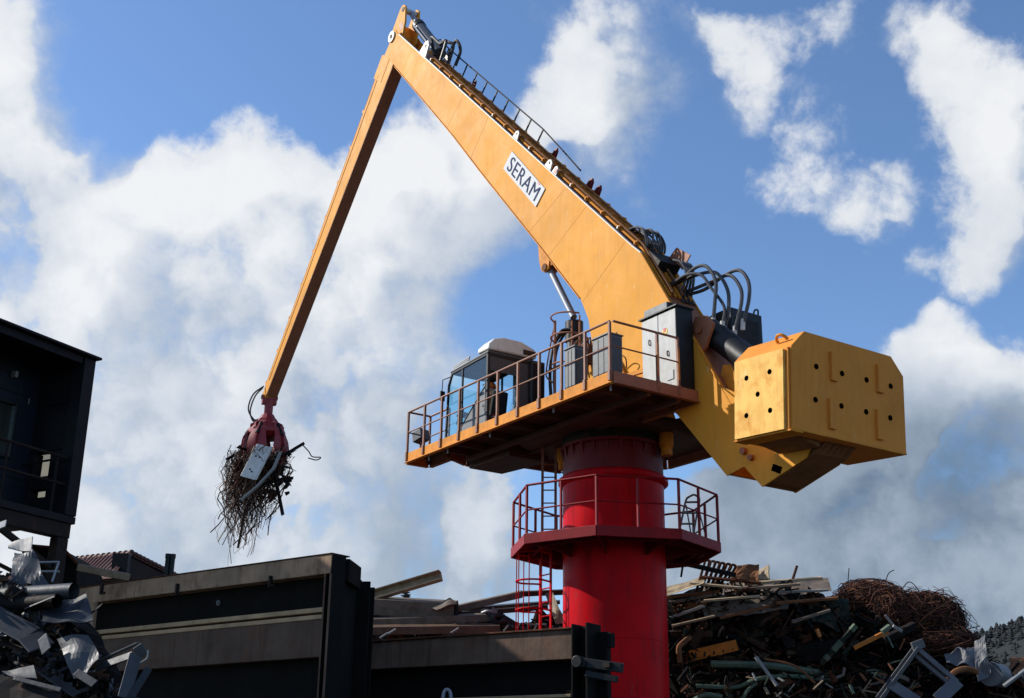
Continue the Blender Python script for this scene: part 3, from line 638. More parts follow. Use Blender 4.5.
for k in range(9):
    a = rnd.uniform(0,6.28); p = MB(); u0, v0_ = .15+rnd.uniform(-.2,.2), .62+rnd.uniform(-.05,.1)
    p.tube(smoothpath([(u0,v0_,11.4+rnd.uniform(-.2,.3)),(u0+.2*math.cos(a),v0_+.1,11.75+rnd.uniform(-.1,.2)),(u0+.3*math.sin(a),v0_+.12,11.5),(u0+.1,v0_,11.1)],5), .025, 6); p.build('hose', 'rust_light', cyl, smooth=True)

# --- access cage beside the cylinder
cg = None
for (u, v) in ((.86,1.0),(.30,.92),(-.1,1.0)):
    p = MB(); p.tube([(u,v,ZD-.03),(u,v,12.45 if u > .8 else 12.3)], .035 if u > .8 else .022, 8)
    o = p.build('access_cage' if cg is None else 'cage_post', 'rail_brown' if u > .8 else 'rust_and_shade_paint', crane if cg is None else cg); cg = cg or o
for z in (12.4, 11.9, 11.2):
    p = MB(); p.tube(smoothpath([(.86,1.0,z),(.75,1.2,z+.05),(.4,1.3,z+.03),(.05,1.2,z-.02),(-.1,1.0,z-.05)],5), .02, 6); p.build('cage_hoop', 'rust_and_shade_paint', cg)
p = MB(); p.tube(smoothpath([(.88,1.0,12.3),(1.0,1.02,11.9),(1.12,1.05,11.3),(1.1,1.05,11.1),(.88,1.0,10.9)],6), .02, 6); p.build('guard_bar', 'rust_and_shade_paint', cg)
p = MB(); p.bar((1.12,1.05,11.22),(.6,1.0,11.28), .06, .05); p.build('guard_bar', 'rust_and_shade_paint', cg)

# --- stick
HS = .22
OUT = [(10.72,26.92),(12.11,25.42),(20.16,15.56)]; INN = [(19.80,15.44),(11.21,24.92),(10.85,25.25)]
p = MB(); p.prism([(11.0,26.0+.45),(12.11,25.42),(20.16,15.56),(20.14,15.40),(19.95,15.33),(19.80,15.44),(11.21,24.92),(10.82,25.3),(10.72,25.8)], -HS, HS); stick = p.build('stick', 'yellow_paint', crane, bevel=.012)
for sg in (-1, 1):
    p = MB(); p.prism([(11.2,26.3),(10.74,26.86),(10.55,26.93),(10.38,26.8),(10.36,26.2),(10.52,25.6),(10.9,25.35),(11.4,25.6)], sg*(HS+.002), sg*(HS+.07)); o = p.build('lever_arm', 'yellow_paint', stick, bevel=.012)
    q = MB(); q.obox((10.60,sg*(HS+.072),26.1), Vector((.10,0,-.02)), Vector((0,.003,0)), Vector((.05,0,.14))); q.build('slot', 'rust_and_shade_paint', o)
    q = MB(); q.tube([(10.52,sg*(HS-.02),26.72),(10.52,sg*(HS+.09),26.72)], .085, 14); q.build('pin_end', 'black_steel', o)
p = MB(); p.hexa([(11.25,-HS+.004,24.86),(19.78,-HS+.004,15.45),(19.78,HS-.004,15.45),(11.25,HS-.004,24.86),(11.25+.012,-HS+.004,24.875),(19.79,-HS+.004,15.47),(19.79,HS-.004,15.47),(11.25+.012,HS-.004,24.875)]); p.v = [(x-.008,y,z-.006) for x,y,z in p.v]; p.build('shade_plate', 'rust_and_shade_paint', stick)  # added plate: the stick's shaded inner tone is put into its colour
p = MB(); p.bar((12.2,HS+.004,25.02),(19.6,HS+.004,16.0), .02, .02, up=(0,1,0)); p.build('weld_seam', 'yellow_trim', stick)
d = Vector((20.16-12.11,0,15.56-25.42)).normalized(); no = Vector((-d.z,0,d.x))
p = MB(); p.tube([Vector((12.2,.14,25.4))+no*.07, Vector((20.0,.14,15.85))+no*.07], .035, 8); p.build('hydraulic_pipe', 'yellow_trim', stick)
p = MB(); p.tube([Vector((12.2,-.12,25.4))+no*.07, Vector((20.0,-.12,15.85))+no*.07], .035, 8); p.build('hydraulic_pipe', 'yellow_trim', stick)
for i in range(10):
    c = Vector((12.4,0,25.12)).lerp(Vector((19.9,0,15.93)), i/9); p = MB(); p.obox(c+no*.06, d*.05, Vector((0,.2,0)), no*.06); p.build('pipe_clamp', 'yellow_trim', stick)
p = MB(); p.obox((12.0,HS+.006,25.2), Vector((.28,0,-.33)), Vector((0,.004,0)), Vector((.27,0,.22))); p.build('joint_plate', 'yellow_paint', stick, bevel=.004)

# --- stick cylinder on top of the boom tip
A, B_, C_ = Vector((10.52,0,26.70)), Vector((9.92,0,25.86)), Vector((8.42,0,24.02))
p = MB(); p.tube([B_, C_], .19, 24); sc = p.build('stick_cylinder', 'cylinder_grey', crane, smooth=True)
p = MB(); p.tube([A, B_], .085, 18); p.build('rod', 'chrome', sc, smooth=True)
p = MB(); p.tube([B_+(A-B_)*.05, B_+(C_-B_)*.08], .215, 24); p.build('gland', 'black_paint', sc, smooth=True)
p = MB(); p.tube([(10.52,-.2,26.70),(10.52,.2,26.70)], .10, 16); p.build('rod_eye', 'lug_white', sc, smooth=True)
off = Vector((0,.24,0)); p = MB(); p.tube([B_+off+(C_-B_)*.1, C_+off-(C_-B_)*.08], .035, 8); p.build('oil_pipe', 'chrome', sc, smooth=True)
for k in range(3):
    v = -.38+.30*k; p = MB(); b0 = bt(2.5+.12*k, v, .2)
    p.tube(smoothpath([b0, bt(2.42-.1*k, v+.05*k, .62), bt(2.6+.12*k, v+.03, .86-.12*k), bt(2.95+.02*k, v-.05, .66+.06*k), bt(3.15+.06*k, v, .2)],7), .052, 8); p.build('hose', 'rubber', sc, smooth=True)

# --- balance rod and rear hoses
p = MB(); p.tube([(-3.30,0.02,11.20),(-5.3,0.02,9.45)], .27, 28); br = p.build('balance_cylinder', 'black_paint', crane, smooth=True)
p = MB(); p.tube([(-3.25,-.22,11.3),(-4.9,-.22,9.95)], .04, 8); p.build('oil_pipe', 'black_paint', br)
def rh(pts, r=.04): q = MB(); q.tube(smoothpath(pts,8), r, 8); q.build('hose', 'hose_sheen', br, smooth=True)
rh([(-2.2,.05,12.62),(-2.55,.05,12.6),(-3.0,.05,12.72),(-3.35,.05,12.62),(-3.6,.05,12.2),(-3.55,.05,11.75),(-3.48,.05,11.35)])
rh([(-2.1,-.05,12.6),(-2.6,-.05,12.62),(-3.2,-.1,12.58),(-3.55,-.1,12.4),(-3.78,-.12,11.95),(-3.76,-.12,11.5),(-3.66,-.1,11.2)])
rh([(-2.1,-.2,12.45),(-2.6,-.2,12.4),(-3.2,-.2,12.38),(-3.75,-.2,12.35),(-4.05,-.2,12.0),(-4.08,-.2,11.65),(-3.9,-.15,11.05)])
rh([(-2.1,.1,12.5),(-2.7,.1,12.62),(-3.15,.05,12.5),(-3.42,0,12.1),(-3.72,-.05,11.6),(-3.7,0,11.2)], .035)
rh([(-2.2,-.28,12.4),(-2.9,-.28,12.32),(-3.5,-.3,12.45),(-3.95,-.3,12.42),(-4.2,-.3,12.1),(-4.2,-.3,11.7),(-4.05,-.25,11.2)])
for (u,v,z) in ((-3.48,.05,11.33),(-3.66,-.1,11.2),(-3.9,-.15,11.06),(-3.7,0,11.2),(-4.05,-.25,11.2)):
    q = MB(); q.tube([(u,v,z+.08),(u+.03,v,z-.16)], .05, 10); q.build('hose_fitting', 'lug_white', br)
for k in range(9):      # loops of hose near the bend of the boom
    v = -.3+.07*k; a = rnd.uniform(-.1,.1)
    rh([bt(BL-.9,v,.12), bt(BL-.75+a,v,.30), bt(BL-.4+a,v+.03,.36+a), bt(BL-.1,v,.26), bt(BL-.05+a,v-.02,.08), bt(BL-.35,v,.14)], .026)
for k in range(4):
    v = -.33+.1*k
    rh([(-2.2,v,13.2),(-2.45,v,13.05),(-2.52-.03*k,v,12.7),(-2.42,v,12.3),(-2.5,v,12.1)], .03)

# --- counterweight (tilted a little with the boom)
CWX, CWZ, TAU = -6.856, 7.991, .06
cwr = MB(); CH = .335; H = 1.857; D_ = 1.42
def cwp(du, v, dz): return (CWX + du*math.cos(TAU) - dz*math.sin(TAU), v, CWZ + du*math.sin(TAU) + dz*math.cos(TAU))
pr = [(-1.5,0),(-1.5,H-CH),(-1.5+CH,H),(1.5-CH,H),(1.5,H-CH),(1.5,0)]
vs = [cwp(0,a,b) for a,b in pr]+[cwp(D_,a,b) for a,b in pr]; k = 6
cwr.add(vs, [tuple(range(k)), tuple(range(2*k-1,k-1,-1))]+[(i,i+k,(i+1)%k+k,(i+1)%k) for i in range(k)])
cw = cwr.build('counterweight', 'amber_paint', crane, bevel=.012)
def cwbox(du0,du1,va,vb,z0,z1,nm,mt,par,bev=.006):
    q = MB(); q.hexa([cwp(du0,va,z0),cwp(du1,va,z0),cwp(du1,vb,z0),cwp(du0,vb,z0),cwp(du0,va,z1),cwp(du1,va,z1),cwp(du1,vb,z1),cwp(du0,vb,z1)]); return q.build(nm, mt, par, bevel=bev)
for sg in (1,):
    a, b = (1.5, 1.6) if sg > 0 else (-1.6, -1.5)
    sp = cwbox(.112,1.335,a+.002*sg,b,.0,1.467,'side_plate','yellow_stained',cw)
    if sg > 0:
        for (u, z) in ((-5.9,9.15),(-6.48,9.12),(-6.16,8.78),(-5.85,8.45),(-6.44,8.41)):
            q = MB(); q.tube([(u,1.595,z),(u,1.604,z)], .05, 16); q.build('lifting_hole', 'hole_black', sp)
    cwbox(.04,.10,a+.003*sg,a+.05*sg,.0,1.50,'edge_strip','amber_paint',cw)
    cwbox(-.01,1.40,a-.25*sg,a+.06*sg,-.035,-.004,'bottom_flange','yellow_trim',cw)
    q = MB(); c = cwp(.35, sg*(1.5-CH*.45), H-CH*.45)      # lifting eye on the chamfer
    q.tube([(c[0]+.12*math.cos(t), c[1]+sg*.14*math.sin(t)*.7, c[2]+.14*math.sin(t)*.7) for t in [math.pi*i/10 for i in range(11)]], .03, 8); q.build('lifting_eye', 'yellow_trim', cw, smooth=True)
cwbox(-.012,1.40,-1.24,1.24,-.033,-.003,'bottom_flange','yellow_trim',cw) if False else None
hv = [(.88,9.24),(.21,9.24),(-.45,9.245),(-1.12,9.25),(.92,8.62),(.25,8.625),(-.41,8.63),(-1.07,8.63)]
def onrear(v, z): return (CWX - (z-CWZ)*math.tan(TAU), v, z)
for v, z in hv:
    c = Vector(onrear(v,z)); q = MB(); q.tube([c+Vector((.02,0,0)), c+Vector((-.012,0,0))], .052, 16); q.build('lifting_hole', 'hole_black', cw)
for v, za, zb in ((.50,9.59,9.06),(-.75,9.6,9.07),(.57,8.70,8.16),(-.69,8.72,8.17)):
    q = MB(); a, b = Vector(onrear(v,za)), Vector(onrear(v,zb)); o = Vector((-.03,0,0))
    q.bar(a+o, b+o, .055, .06, up=(1,0,0)); q.bar(b+o+Vector((.0,.03,.01)), b+o+Vector((0,-.13,.01)), .05, .05); q.build('stop_lug', 'amber_paint', cw, bevel=.008)
q = MB(); q.hexa([cwp(-.008,1.5,.0),cwp(.0,1.5,.0),cwp(.0,-1.5,.0),cwp(-.008,-1.5,.0),cwp(-.008,1.5,.03),cwp(.0,1.5,.03),cwp(.0,-1.5,.03),cwp(-.008,-1.5,.03)]); q.build('edge_bead', 'yellow_trim', cw)
# curved saddle ribs below
for i in range(5):
    v = .30-.15*i; q = MB(); pts = [cwp(.25,v,-.005), cwp(.33,v,-.06), cwp(.5,v,-.16), cwp(.75,v,-.24), cwp(1.25,v,-.38)]
    q.tube(smoothpath(pts,4), .028, 6); q.build('saddle_rib', 'saddle_brown', cw)
q = MB(); q.prism([(CWX+.25,8.0),(CWX+.5,7.83),(CWX+1.6,7.5),(CWX+1.9,7.75),(CWX+1.9,8.07)], -.40, .40); q.build('saddle', 'saddle_brown', cw)
q = MB(); q.hexa([cwp(.3,.5,-.12),cwp(1.3,.5,-.10),cwp(1.3,1.05,-.004),cwp(.3,1.05,-.004),cwp(.3,.5,-.004),cwp(1.3,.5,-.004),cwp(1.3,1.06,-.003),cwp(.3,1.06,-.003)]); q.build('saddle_wing', 'saddle_brown', cw)

# --- electrical cabinet beside the boom foot
q = MB(); q.box(-3.30,-2.17,.47,.90,ZD,11.54); ec = q.build('electrical_cabinet', 'black_paint', crane, bevel=.01)
for (a,b) in ((-3.27,-2.735),(-2.715,-2.20)):
    q = MB(); q.box(a,b,.90,.925,ZD+.06,11.50); dr = q.build('cabinet_door', 'white_paint', ec, bevel=.006)
    q = MB()
    if a < -3: q.tube(smoothpath([(-3.02,.925,10.62),(-3.02,.95,10.61),(-3.02,.95,10.53),(-3.02,.925,10.52)],4), .014, 6)
    else: q.tube(smoothpath([(-2.45,.925,11.02),(-2.45,.95,11.01),(-2.45,.95,10.92),(-2.45,.925,10.91)],4), .012, 6)
    q.build('door_handle', 'black_steel', dr)
    if a < -3:
        q = MB(); q.box(-3.02,-2.86,.926,.932,11.02,11.12); q.build('warning_sticker', 'sticker_yellow', dr)
        q = MB(); q.box(-2.98,-2.90,.9325,.936,11.06,11.15); q.build('warning_sticker', 'sign_red', dr)
        q = MB(); q.box(-3.18,-2.98,.926,.94,9.98,10.18); q.build('vent_grille', 'zinc', dr, bevel=.006)
q = MB(); q.box(-3.34,-2.12,.45,.96,11.54,11.57); q.build('rain_cover', 'black_paint', ec)
q = MB(); q.box(-2.95,-2.2,.50,.86,11.57,11.77); v_ = q.build('cooling_unit', 'grey_box', ec, bevel=.015)
for i in range(4):
    q = MB(); q.box(-2.97,-2.951,.53,.83,11.60+i*.042,11.62+i*.042); q.build('louvre', 'black_paint', v_)
q = MB(); q.bar((-3.36,1.5,10.6),(-3.36,1.5,ZD+.1), .02, .02)
for i, (v,) in enumerate(((1.52,),(.97,))):
    q = MB(); q.bar((-3.385,v,ZD+.12),(-3.385,v,ZD+.82), .05, .012); q.build('warning_strip', 'scrap_orange', ec)

# --- two grey lockers on the deck
for (a,b,z1) in ((-2.87,-2.32,10.75),(-1.72,-1.36,10.80)):
    q = MB(); q.box(a,b,2.02,2.36,ZD,z1); gb = q.build('grey_locker', 'grey_box', crane, bevel=.012)
    q = MB(); q.box(a-.012,a,2.06,2.33,ZD+.06,z1-.06); q.build('locker_door', 'dark_grey', gb)
    q = MB(); q.box(a-.02,b+.02,2.0,2.385,z1,z1+.025); q.build('lid', 'grey_box', gb)
    for k in (1,2):
        u = a+(b-a)*k/3; q = MB(); q.box(u-.008,u+.008,2.36,2.368,ZD+.05,z1-.04); q.build('rib', 'dark_grey', gb)
# --- dark machine housing on the far side
q = MB(); q.prism([(-3.45,9.5),(-3.45,11.80),(-2.9,11.80),(-1.9,11.62),(-1.9,9.72)], -1.42, -.5); mh = q.build('machine_housing', 'black_paint', crane, bevel=.02)
q = MB(); q.tube(smoothpath([(-3.4,-1.36,11.8),(-3.4,-1.36,11.93),(-3.3,-1.36,11.95),(-3.25,-1.36,11.8)],4), .02, 6); q.build('lifting_eye', 'black_steel', mh)
q = MB(); q.box(-3.47,-3.452,-1.3,-.62,10.1,11.6); q.build('service_door', 'black_steel', mh, bevel=.005)

# ================================================================== grapple and its load
def cpt(u, v, z): return Matrix.Rotation(HEAD, 3, 'Z') @ Vector((u, v, z))
GC = cpt(19.97, 0, 0)
grap = empty('orange_peel_grapple', (GC.x, GC.y, 12.6), R(20), 'dark red claw grapple hanging from the end of the long stick', 'grapple')
p = MB(); p.tube([(0,0,2.9),(0,0,2.1)], .16, 16); p.obox((0,0,2.75), Vector((.26,0,0)), Vector((0,.13,0)), Vector((0,0,.16))); st = p.build('rotator', 'grapple_red', grap, smooth=True)
p = MB(); p.tube([(-.3,0,2.85),(.3,0,2.85)], .08, 12); p.build('hanger_pin', 'black_steel', st)
p = MB(); p.lathe([(.0,2.22),(.22,2.2),(.30,2.05),(.36,2.0),(.62,1.62),(.68,1.60),(.68,1.45),(.5,1.30),(.0,1.25)], 10); hub = p.build('hub', 'grapple_red', grap, bevel=.015)
for k in range(10):
    a = 2*math.pi*k/10; q = MB(); c, s_ = math.cos(a), math.sin(a); q.obox((c*.52,s_*.52,1.72), Vector((c*.09,s_*.09,-.05)), Vector((-s_*.04,c*.04,0)), Vector((.0,0,.12))); q.build('gusset', 'grapple_red', hub)
NT = 5
for k in range(NT):
    a = 2*math.pi*k/NT + .35; tine = MB(); cs = Vector((math.cos(a),math.sin(a),0)); sn = Vector((-math.sin(a),math.cos(a),0)); z = Vector((0,0,1))
    prof = [(.50,1.66,.19),(.62,1.48,.25),(.71,1.22,.32),(.74,.95,.37),(.68,.65,.36),(.54,.36,.29),(.36,.12,.18),(.16,-.06,.05)]
    rows = []
    for j, (r_, zz, w) in enumerate(prof):
        rows.append([cs*(r_+(.05 if i in (0,4) else .10 if i == 2 else .085)-.05) + sn*(w*(i-2)/2) + z*zz for i in range(5)])
    tine.sheet(rows, .05); to = tine.build('tine', 'grapple_red', grap, smooth=True)
    q = MB(); q.tube([cs*.50+z*1.78, cs*.80+z*1.30], .065, 10); q.build('tine_cylinder', 'black_steel', to, smooth=True)
    q = MB()
    P = [cs*(r_+.05)+z*zz for (r_,zz,w) in prof]; Q = [cs*(r_+.05+(.10 if j < 5 else .04))+z*(zz+.02) for j,(r_,zz,w) in enumerate(prof)]
    for j in range(len(P)-1): q.hexa([P[j]-sn*.02,P[j]+sn*.02,P[j+1]+sn*.02,P[j+1]-sn*.02,Q[j]-sn*.02,Q[j]+sn*.02,Q[j+1]+sn*.02,Q[j+1]-sn*.02])
    q.build('tine_rib', 'grapple_red', to)
for k in range(2):
    p = MB(); v = .15-.2*k; p.tube(smoothpath([(-.25,v,3.25),(-.5-.1*k,v+.05,2.9),(-.62-.1*k,v+.1,2.35),(-.5,v,1.95),(-.3,v,2.0)],7), .03, 6); p.build('hose', 'rubber', grap, smooth=True)
# load: hanging tangle of wire
lr = random.Random(21)
ld = MB()
for i in range(560):
    ld.mi = 0 if lr.random() < .35 else (1 if lr.random() < .55 else 2)
    a = lr.uniform(0, 6.28); rr = .15+.95*math.sqrt(lr.random()); x, y = rr*math.cos(a)-.45*lr.random(), rr*math.sin(a)
    z0 = 13.75 - .5*lr.random()-rr*.35; L = lr.triangular(.5, 3.9, 1.6)*(1-.2*rr*(1 if x > -.2 else .3))
    if i % 9 == 0: L *= 1.2
    n_ = 12; pts = []; cx, cy = x, y; ph = lr.uniform(0,6.28); wv = lr.uniform(.05,.24); fq = lr.uniform(1.5,6.5)
    dx, dy = -x*.40+lr.uniform(-.35,.35), -y*.40+lr.uniform(-.3,.3)
    for j in range(n_):
        t = j/(n_-1); pts.append((GC.x-.38*t + cx+dx*t+wv*math.sin(ph+fq*t*3), GC.y+cy+dy*t+wv*math.cos(ph*1.7+fq*t*2.3), z0-L*t+.1*math.sin(ph+t*9)))
    ld.tube(pts, lr.choice((.004,.005,.006,.008,.012,.02)), 4, cap=False)
for i in range(120):          # crumpled sheet bits caught in the tangle
    ld.mi = lr.choice((0,1,3,3)); a = lr.uniform(0,6.28); rr = lr.uniform(.3,1.05); c = Vector((GC.x+rr*math.cos(a)+.05, GC.y+rr*math.sin(a), 13.4-lr.uniform(0,1.0+.9*max(0,math.cos(a)))))
    ax = Vector([lr.uniform(-1,1) for _ in range(3)]).normalized(); ay = ax.orthogonal().normalized(); ax *= lr.uniform(.08,.28); ay *= lr.uniform(.05,.16)
    ld.sheet([[c+ax*s1+ay*s2+Vector([lr.uniform(-.04,.04) for _ in range(3)]) for s1 in (-1,0,1)] for s2 in (-1,1)], .012)
tag(ld.build('scrap_load', ['wire_dark','wire_rust','wire_tan','steel_black']), 'tangle of hanging wires and bent strips held below the grapple claws', 'scrap')
def load_at(dx, dz, toward=.0):     # place seen from the street: dx to the right, dz up, 'toward' metres nearer
    return Vector((GC.x+dx, GC.y-toward, 13.1+dz))
p = MB(); a = load_at(.12,.30,.92); b = load_at(-.26,-1.0,1.42); w = Vector((.27,-.04,-.08))
p.hexa([a-w,a+w,b+w,b-w]+[q+Vector((.06,.10,.02)) for q in (a-w,a+w,b+w,b-w)]); o = p.build('appliance_lid', 'lug_white', None, bevel=.02)
tag(o, 'pale grey flat appliance lid clamped in the front of the grapple', 'lid')
for (s_, t_) in ((-.3,.35),(.2,.35),(.15,.8),(-.2,.75)):
    c = a+(b-a)*t_+w*s_; q = MB(); q.tube([c+Vector((0,-.012,0)), c+Vector((0,.01,0))], .035, 10); q.build('hole', 'black_steel', o)
p = MB(); path = [load_at(.78,.0,1.2), load_at(.60,-.6,1.25), load_at(.1,-1.25,1.3), load_at(-.45,-1.75,1.25)]
for q0, q1 in zip(path, path[1:]): p.bar(q0, q1, .11, .03, up=(0,-1,0)); p.bar(q0+Vector((.05,-.04,.02)), q1+Vector((.05,-.04,.02)), .02, .08, up=(0,-1,0))
tag(p.build('bent_channel', 'scrap_white', None), 'bent pale metal channel sticking down out of the grapple load', 'scrap')
for (nm, lb, q0, q1, wd, hh, mt) in (('steel_bar', 'dark bar poking out right of the grapple', load_at(.7,.05,.4), load_at(1.42,.6,.2), .12, .10, 'steel_black'),
      ('steel_bar', 'dark bar poking out left of the grapple', load_at(-.7,.2,.5), load_at(-1.25,-.15,.6), .10, .08, 'steel_black'),
      ('steel_bar', 'thick dark splinter hanging at the lower right of the grapple load', load_at(.55,-.7,.7), load_at(.9,-2.1,.5), .20, .06, 'steel_black'),
      ('steel_bar', 'long brown stick hanging lowest under the grapple load', load_at(-.35,-1.2,.5), load_at(-.62,-3.25,.3), .10, .07, 'scrap_brown')):
    p = MB(); p.bar(q0, q1, wd, hh); tag(p.build(nm, mt, None, bevel=.008), lb, 'scrap')
p = MB(); p.tube(smoothpath([load_at(1.35,.55,.2), load_at(1.6,.3,.2), load_at(1.75,.1,.2), load_at(2.05,.08,.2), load_at(1.9,-.02,.2), load_at(1.6,.05,.2)],6), .022, 5)
tag(p.build('wire_end', 'wire_dark'), 'loose curled wire end sticking out far right of the grapple', 'wire')

# ================================================================== operator
op = bpy.data.meshes.new('person')
K = {'pel':((0,0,.50),.17),'ab':((-.02,0,.66),.155),'chest':((.0,0,.88),.17),'neck':((.03,0,1.04),.06),'hd0':((.05,0,1.12),.085),'hd1':((.07,0,1.22),.095),'hd2':((.05,0,1.29),.06),
 'shl':((.0,.17,.97),.07),'ell':((.08,.24,.74),.05),'wrl':((.32,.2,.72),.035),'hal':((.40,.18,.72),.035),'shr':((.0,-.17,.97),.07),'elr':((.08,-.24,.74),.05),'wrr':((.32,-.2,.72),.035),'har':((.40,-.18,.72),.035),
 'hil':((.05,.1,.50),.10),'knl':((.46,.12,.52),.07),'anl':((.50,.12,.12),.05),'tol':((.62,.12,.07),.04),'hir':((.05,-.1,.50),.10),'knr':((.46,-.12,.52),.07),'anr':((.50,-.12,.12),.05),'tor':((.62,-.12,.07),.04)}
kk = list(K); ed = [('pel','ab'),('ab','chest'),('chest','neck'),('neck','hd0'),('hd0','hd1'),('hd1','hd2'),('chest','shl'),('shl','ell'),('ell','wrl'),('wrl','hal'),('chest','shr'),('shr','elr'),('elr','wrr'),('wrr','har'),('pel','hil'),('hil','knl'),('knl','anl'),('anl','tol'),('pel','hir'),('hir','knr'),('knr','anr'),('anr','tor')]
op.from_pydata([K[k][0] for k in kk], [(kk.index(a), kk.index(b)) for a, b in ed], [])
opo = bpy.data.objects.new('person', op); COL.objects.link(opo)
opo.modifiers.new('skin', 'SKIN')
for i, k in enumerate(kk): sv = op.skin_vertices[0].data[i]; sv.radius = (K[k][1], K[k][1]); sv.use_root = (k == 'pel')
ss = opo.modifiers.new('sub', 'SUBSURF'); ss.levels = ss.render_levels = 2
pm = bpy.data.materials.new('person_cloth'); pm.use_nodes = True; pt = pm.node_tree; pb = pt.nodes['Principled BSDF']; pb.inputs['Roughness'].default_value = .75
tcn = pt.nodes.new('ShaderNodeTexCoord'); sp = pt.nodes.new('ShaderNodeSeparateXYZ'); pt.links.new(tcn.outputs['Object'], sp.inputs[0])
cr = pt.nodes.new('ShaderNodeValToRGB'); cr.color_ramp.interpolation = 'CONSTANT'; pt.links.new(sp.outputs[2], cr.inputs[0])
els = cr.color_ramp.elements; els[0].color = (.02,.025,.04,1); els[1].position = .58; els[1].color = (.70,.15,.02,1); x_ = els.new(.999); x_.color = (.5,.25,.17,1)
pt.links.new(cr.outputs[0], pb.inputs['Base Color']); op.materials.append(pm)
pc = cpt(2.16, 1.86, 0); opo.location = (pc.x, pc.y, ZD-.01); opo.rotation_euler = (0,0,HEAD)
tag(opo, 'seated operator in an orange jacket inside the glass crane cab', 'person')
p = MB(); p.lathe([(.0,1.36),(.06,1.355),(.105,1.30),(.115,1.22),(.13,1.215)], 18, .06, 0); hat = p.build('helmet', 'vest_orange', opo, smooth=True)
p = MB(); p.tube([(.155,0,1.2),(.185,0,1.175)], .016, 6); p.build('nose', 'skin', opo)
# red box in the cab doorway
p = MB(); p.box(-.14,.14,-.2,.2,0,.24); bx_ = cpt(1.62,2.1,0); o = p.build('red_toolbox', 'red_dark', None, bevel=.015); o.location = (bx_.x, bx_.y, ZD+.1); o.rotation_euler = (0,0,HEAD)
tag(o, 'small red box on the floor in the open back of the cab', 'box')
p = MB(); p.box(-.145,.145,-.205,.205,.15,.18); p.build('lid_strip', 'scrap_white', o)
p = MB(); p.tube(smoothpath([(0,-.1,.24),(0,-.08,.31),(0,.08,.31),(0,.1,.24)],4), .012, 6); p.build('handle', 'black_steel', o)

# aluminium ladder leaning on the service platform
la = empty('aluminium_ladder', (0,0,0), 0, 'bright metal step ladder leaning on the right side of the red platform', 'ladder')
a0, a1 = Vector((1.58,.62,ZP)), Vector((1.86,.46,ZP+1.28)); sx = Vector((.16,-.02,0))
la.location = a0
for sg in (-1,1):
    p = MB(); p.tube(smoothpath([sx*sg*1.15, (a1-a0)*.5+sx*sg, (a1-a0)*.92+sx*sg*.95, (a1-a0)+sx*sg*.55],5), .024, 8); p.build('side_rail', 'zinc', la, smooth=True)
for i in range(5):
    c = (a1-a0)*(.14+.19*i); p = MB(); p.obox(c, sx*1.0, Vector((.0,.05,0)), Vector((0,0,.014))); p.build('step', 'zinc', la)
p = MB(); p.tube(smoothpath([(a1-a0)-sx*.55,(a1-a0)*1.03,(a1-a0)+sx*.55],4), .024, 8); p.build('top_bow', 'zinc', la, smooth=True)
for sg in (-1,1):
    p = MB(); p.tube([(a1-a0)*.85+sx*sg*.8, Vector((.45,-.05,0))+sx*sg*1.1], .018, 6); p.build('rear_leg', 'zinc', la)

# ================================================================== steel bunker walls
def frame2(a, b):
    a, b = Vector((*a,0)), Vector((*b,0)); d = (b-a); L = d.length; d.normalize(); return a, d, Vector((d.y,-d.x,0)) , L
Z = Vector((0,0,1))
def wbox(par, nm, mt, a, d, n_, s0, s1, o0, o1, z0, z1, bev=.008):
    q = MB(); c = a + d*(s0+s1)/2 + n_*(o0+o1)/2 + Z*(z0+z1)/2
    q.obox(c, d*(s1-s0)/2, n_*(o1-o0)/2, Z*(z1-z0)/2); return q.build(nm, mt, par, bevel=bev)
a, d, n_, L = frame2((-9.47,-6.58), (-4.56,-10.37))
w1_ = wbox(None, 'bunker_wall', 'wall_dark', a, d, n_, -2.5, L-.06, -.10, 0, 0, 4.80)
tag(w1_, 'tall rusty steel retaining wall of stacked beams left of the crane', 'wall')
S0 = -2.5
for (z0, z1, o, nm, mt) in ((4.74,5.0,.22,'top_beam','wall_pale'), (4.235,4.30,.19,'ledge_strip','ledge_lit_tan'), (4.14,4.20,.21,'ledge_strip','ledge_lit_tan'), (3.64,4.138,.20,'middle_beam','wall_steel'), (2.2,2.7,.2,'lower_beam','wall_steel'), (.8,1.3,.2,'lower_beam','wall_steel')):
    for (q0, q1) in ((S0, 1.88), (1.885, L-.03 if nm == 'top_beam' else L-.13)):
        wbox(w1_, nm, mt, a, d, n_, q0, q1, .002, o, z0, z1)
wbox(w1_, 'top_lip', 'rust_iron', a, d, n_, S0, L-.02, -.12, .235, 5.0, 5.018)
wbox(w1_, 'post', 'wall_pale', a, d, n_, .74, .95, .205, .26, 0, 4.735)
wbox(w1_, 'post_flange', 'wall_dark', a, d, n_, L-.12, L-.10, .003, .24, 0, 4.735)
wbox(w1_, 'lit_flange_edge', 'wall_mid', a, d, n_, L-.121, L-.099, .241, .252, 0, 4.735, 0)  # pale strip: light caught on the plate edge put into its colour
wbox(w1_, 'post_web', 'wall_dark', a, d, n_, L-.10, L-.02, .02, .06, 0, 4.66)
wbox(w1_, 'post_flange', 'wall_dark', a, d, n_, L-.02, L+.01, -.02, .24, 0, 4.99)
wbox(w1_, 'lit_flange_edge', 'wall_mid', a, d, n_, L-.021, L+.011, .241, .252, 0, 4.73, 0)
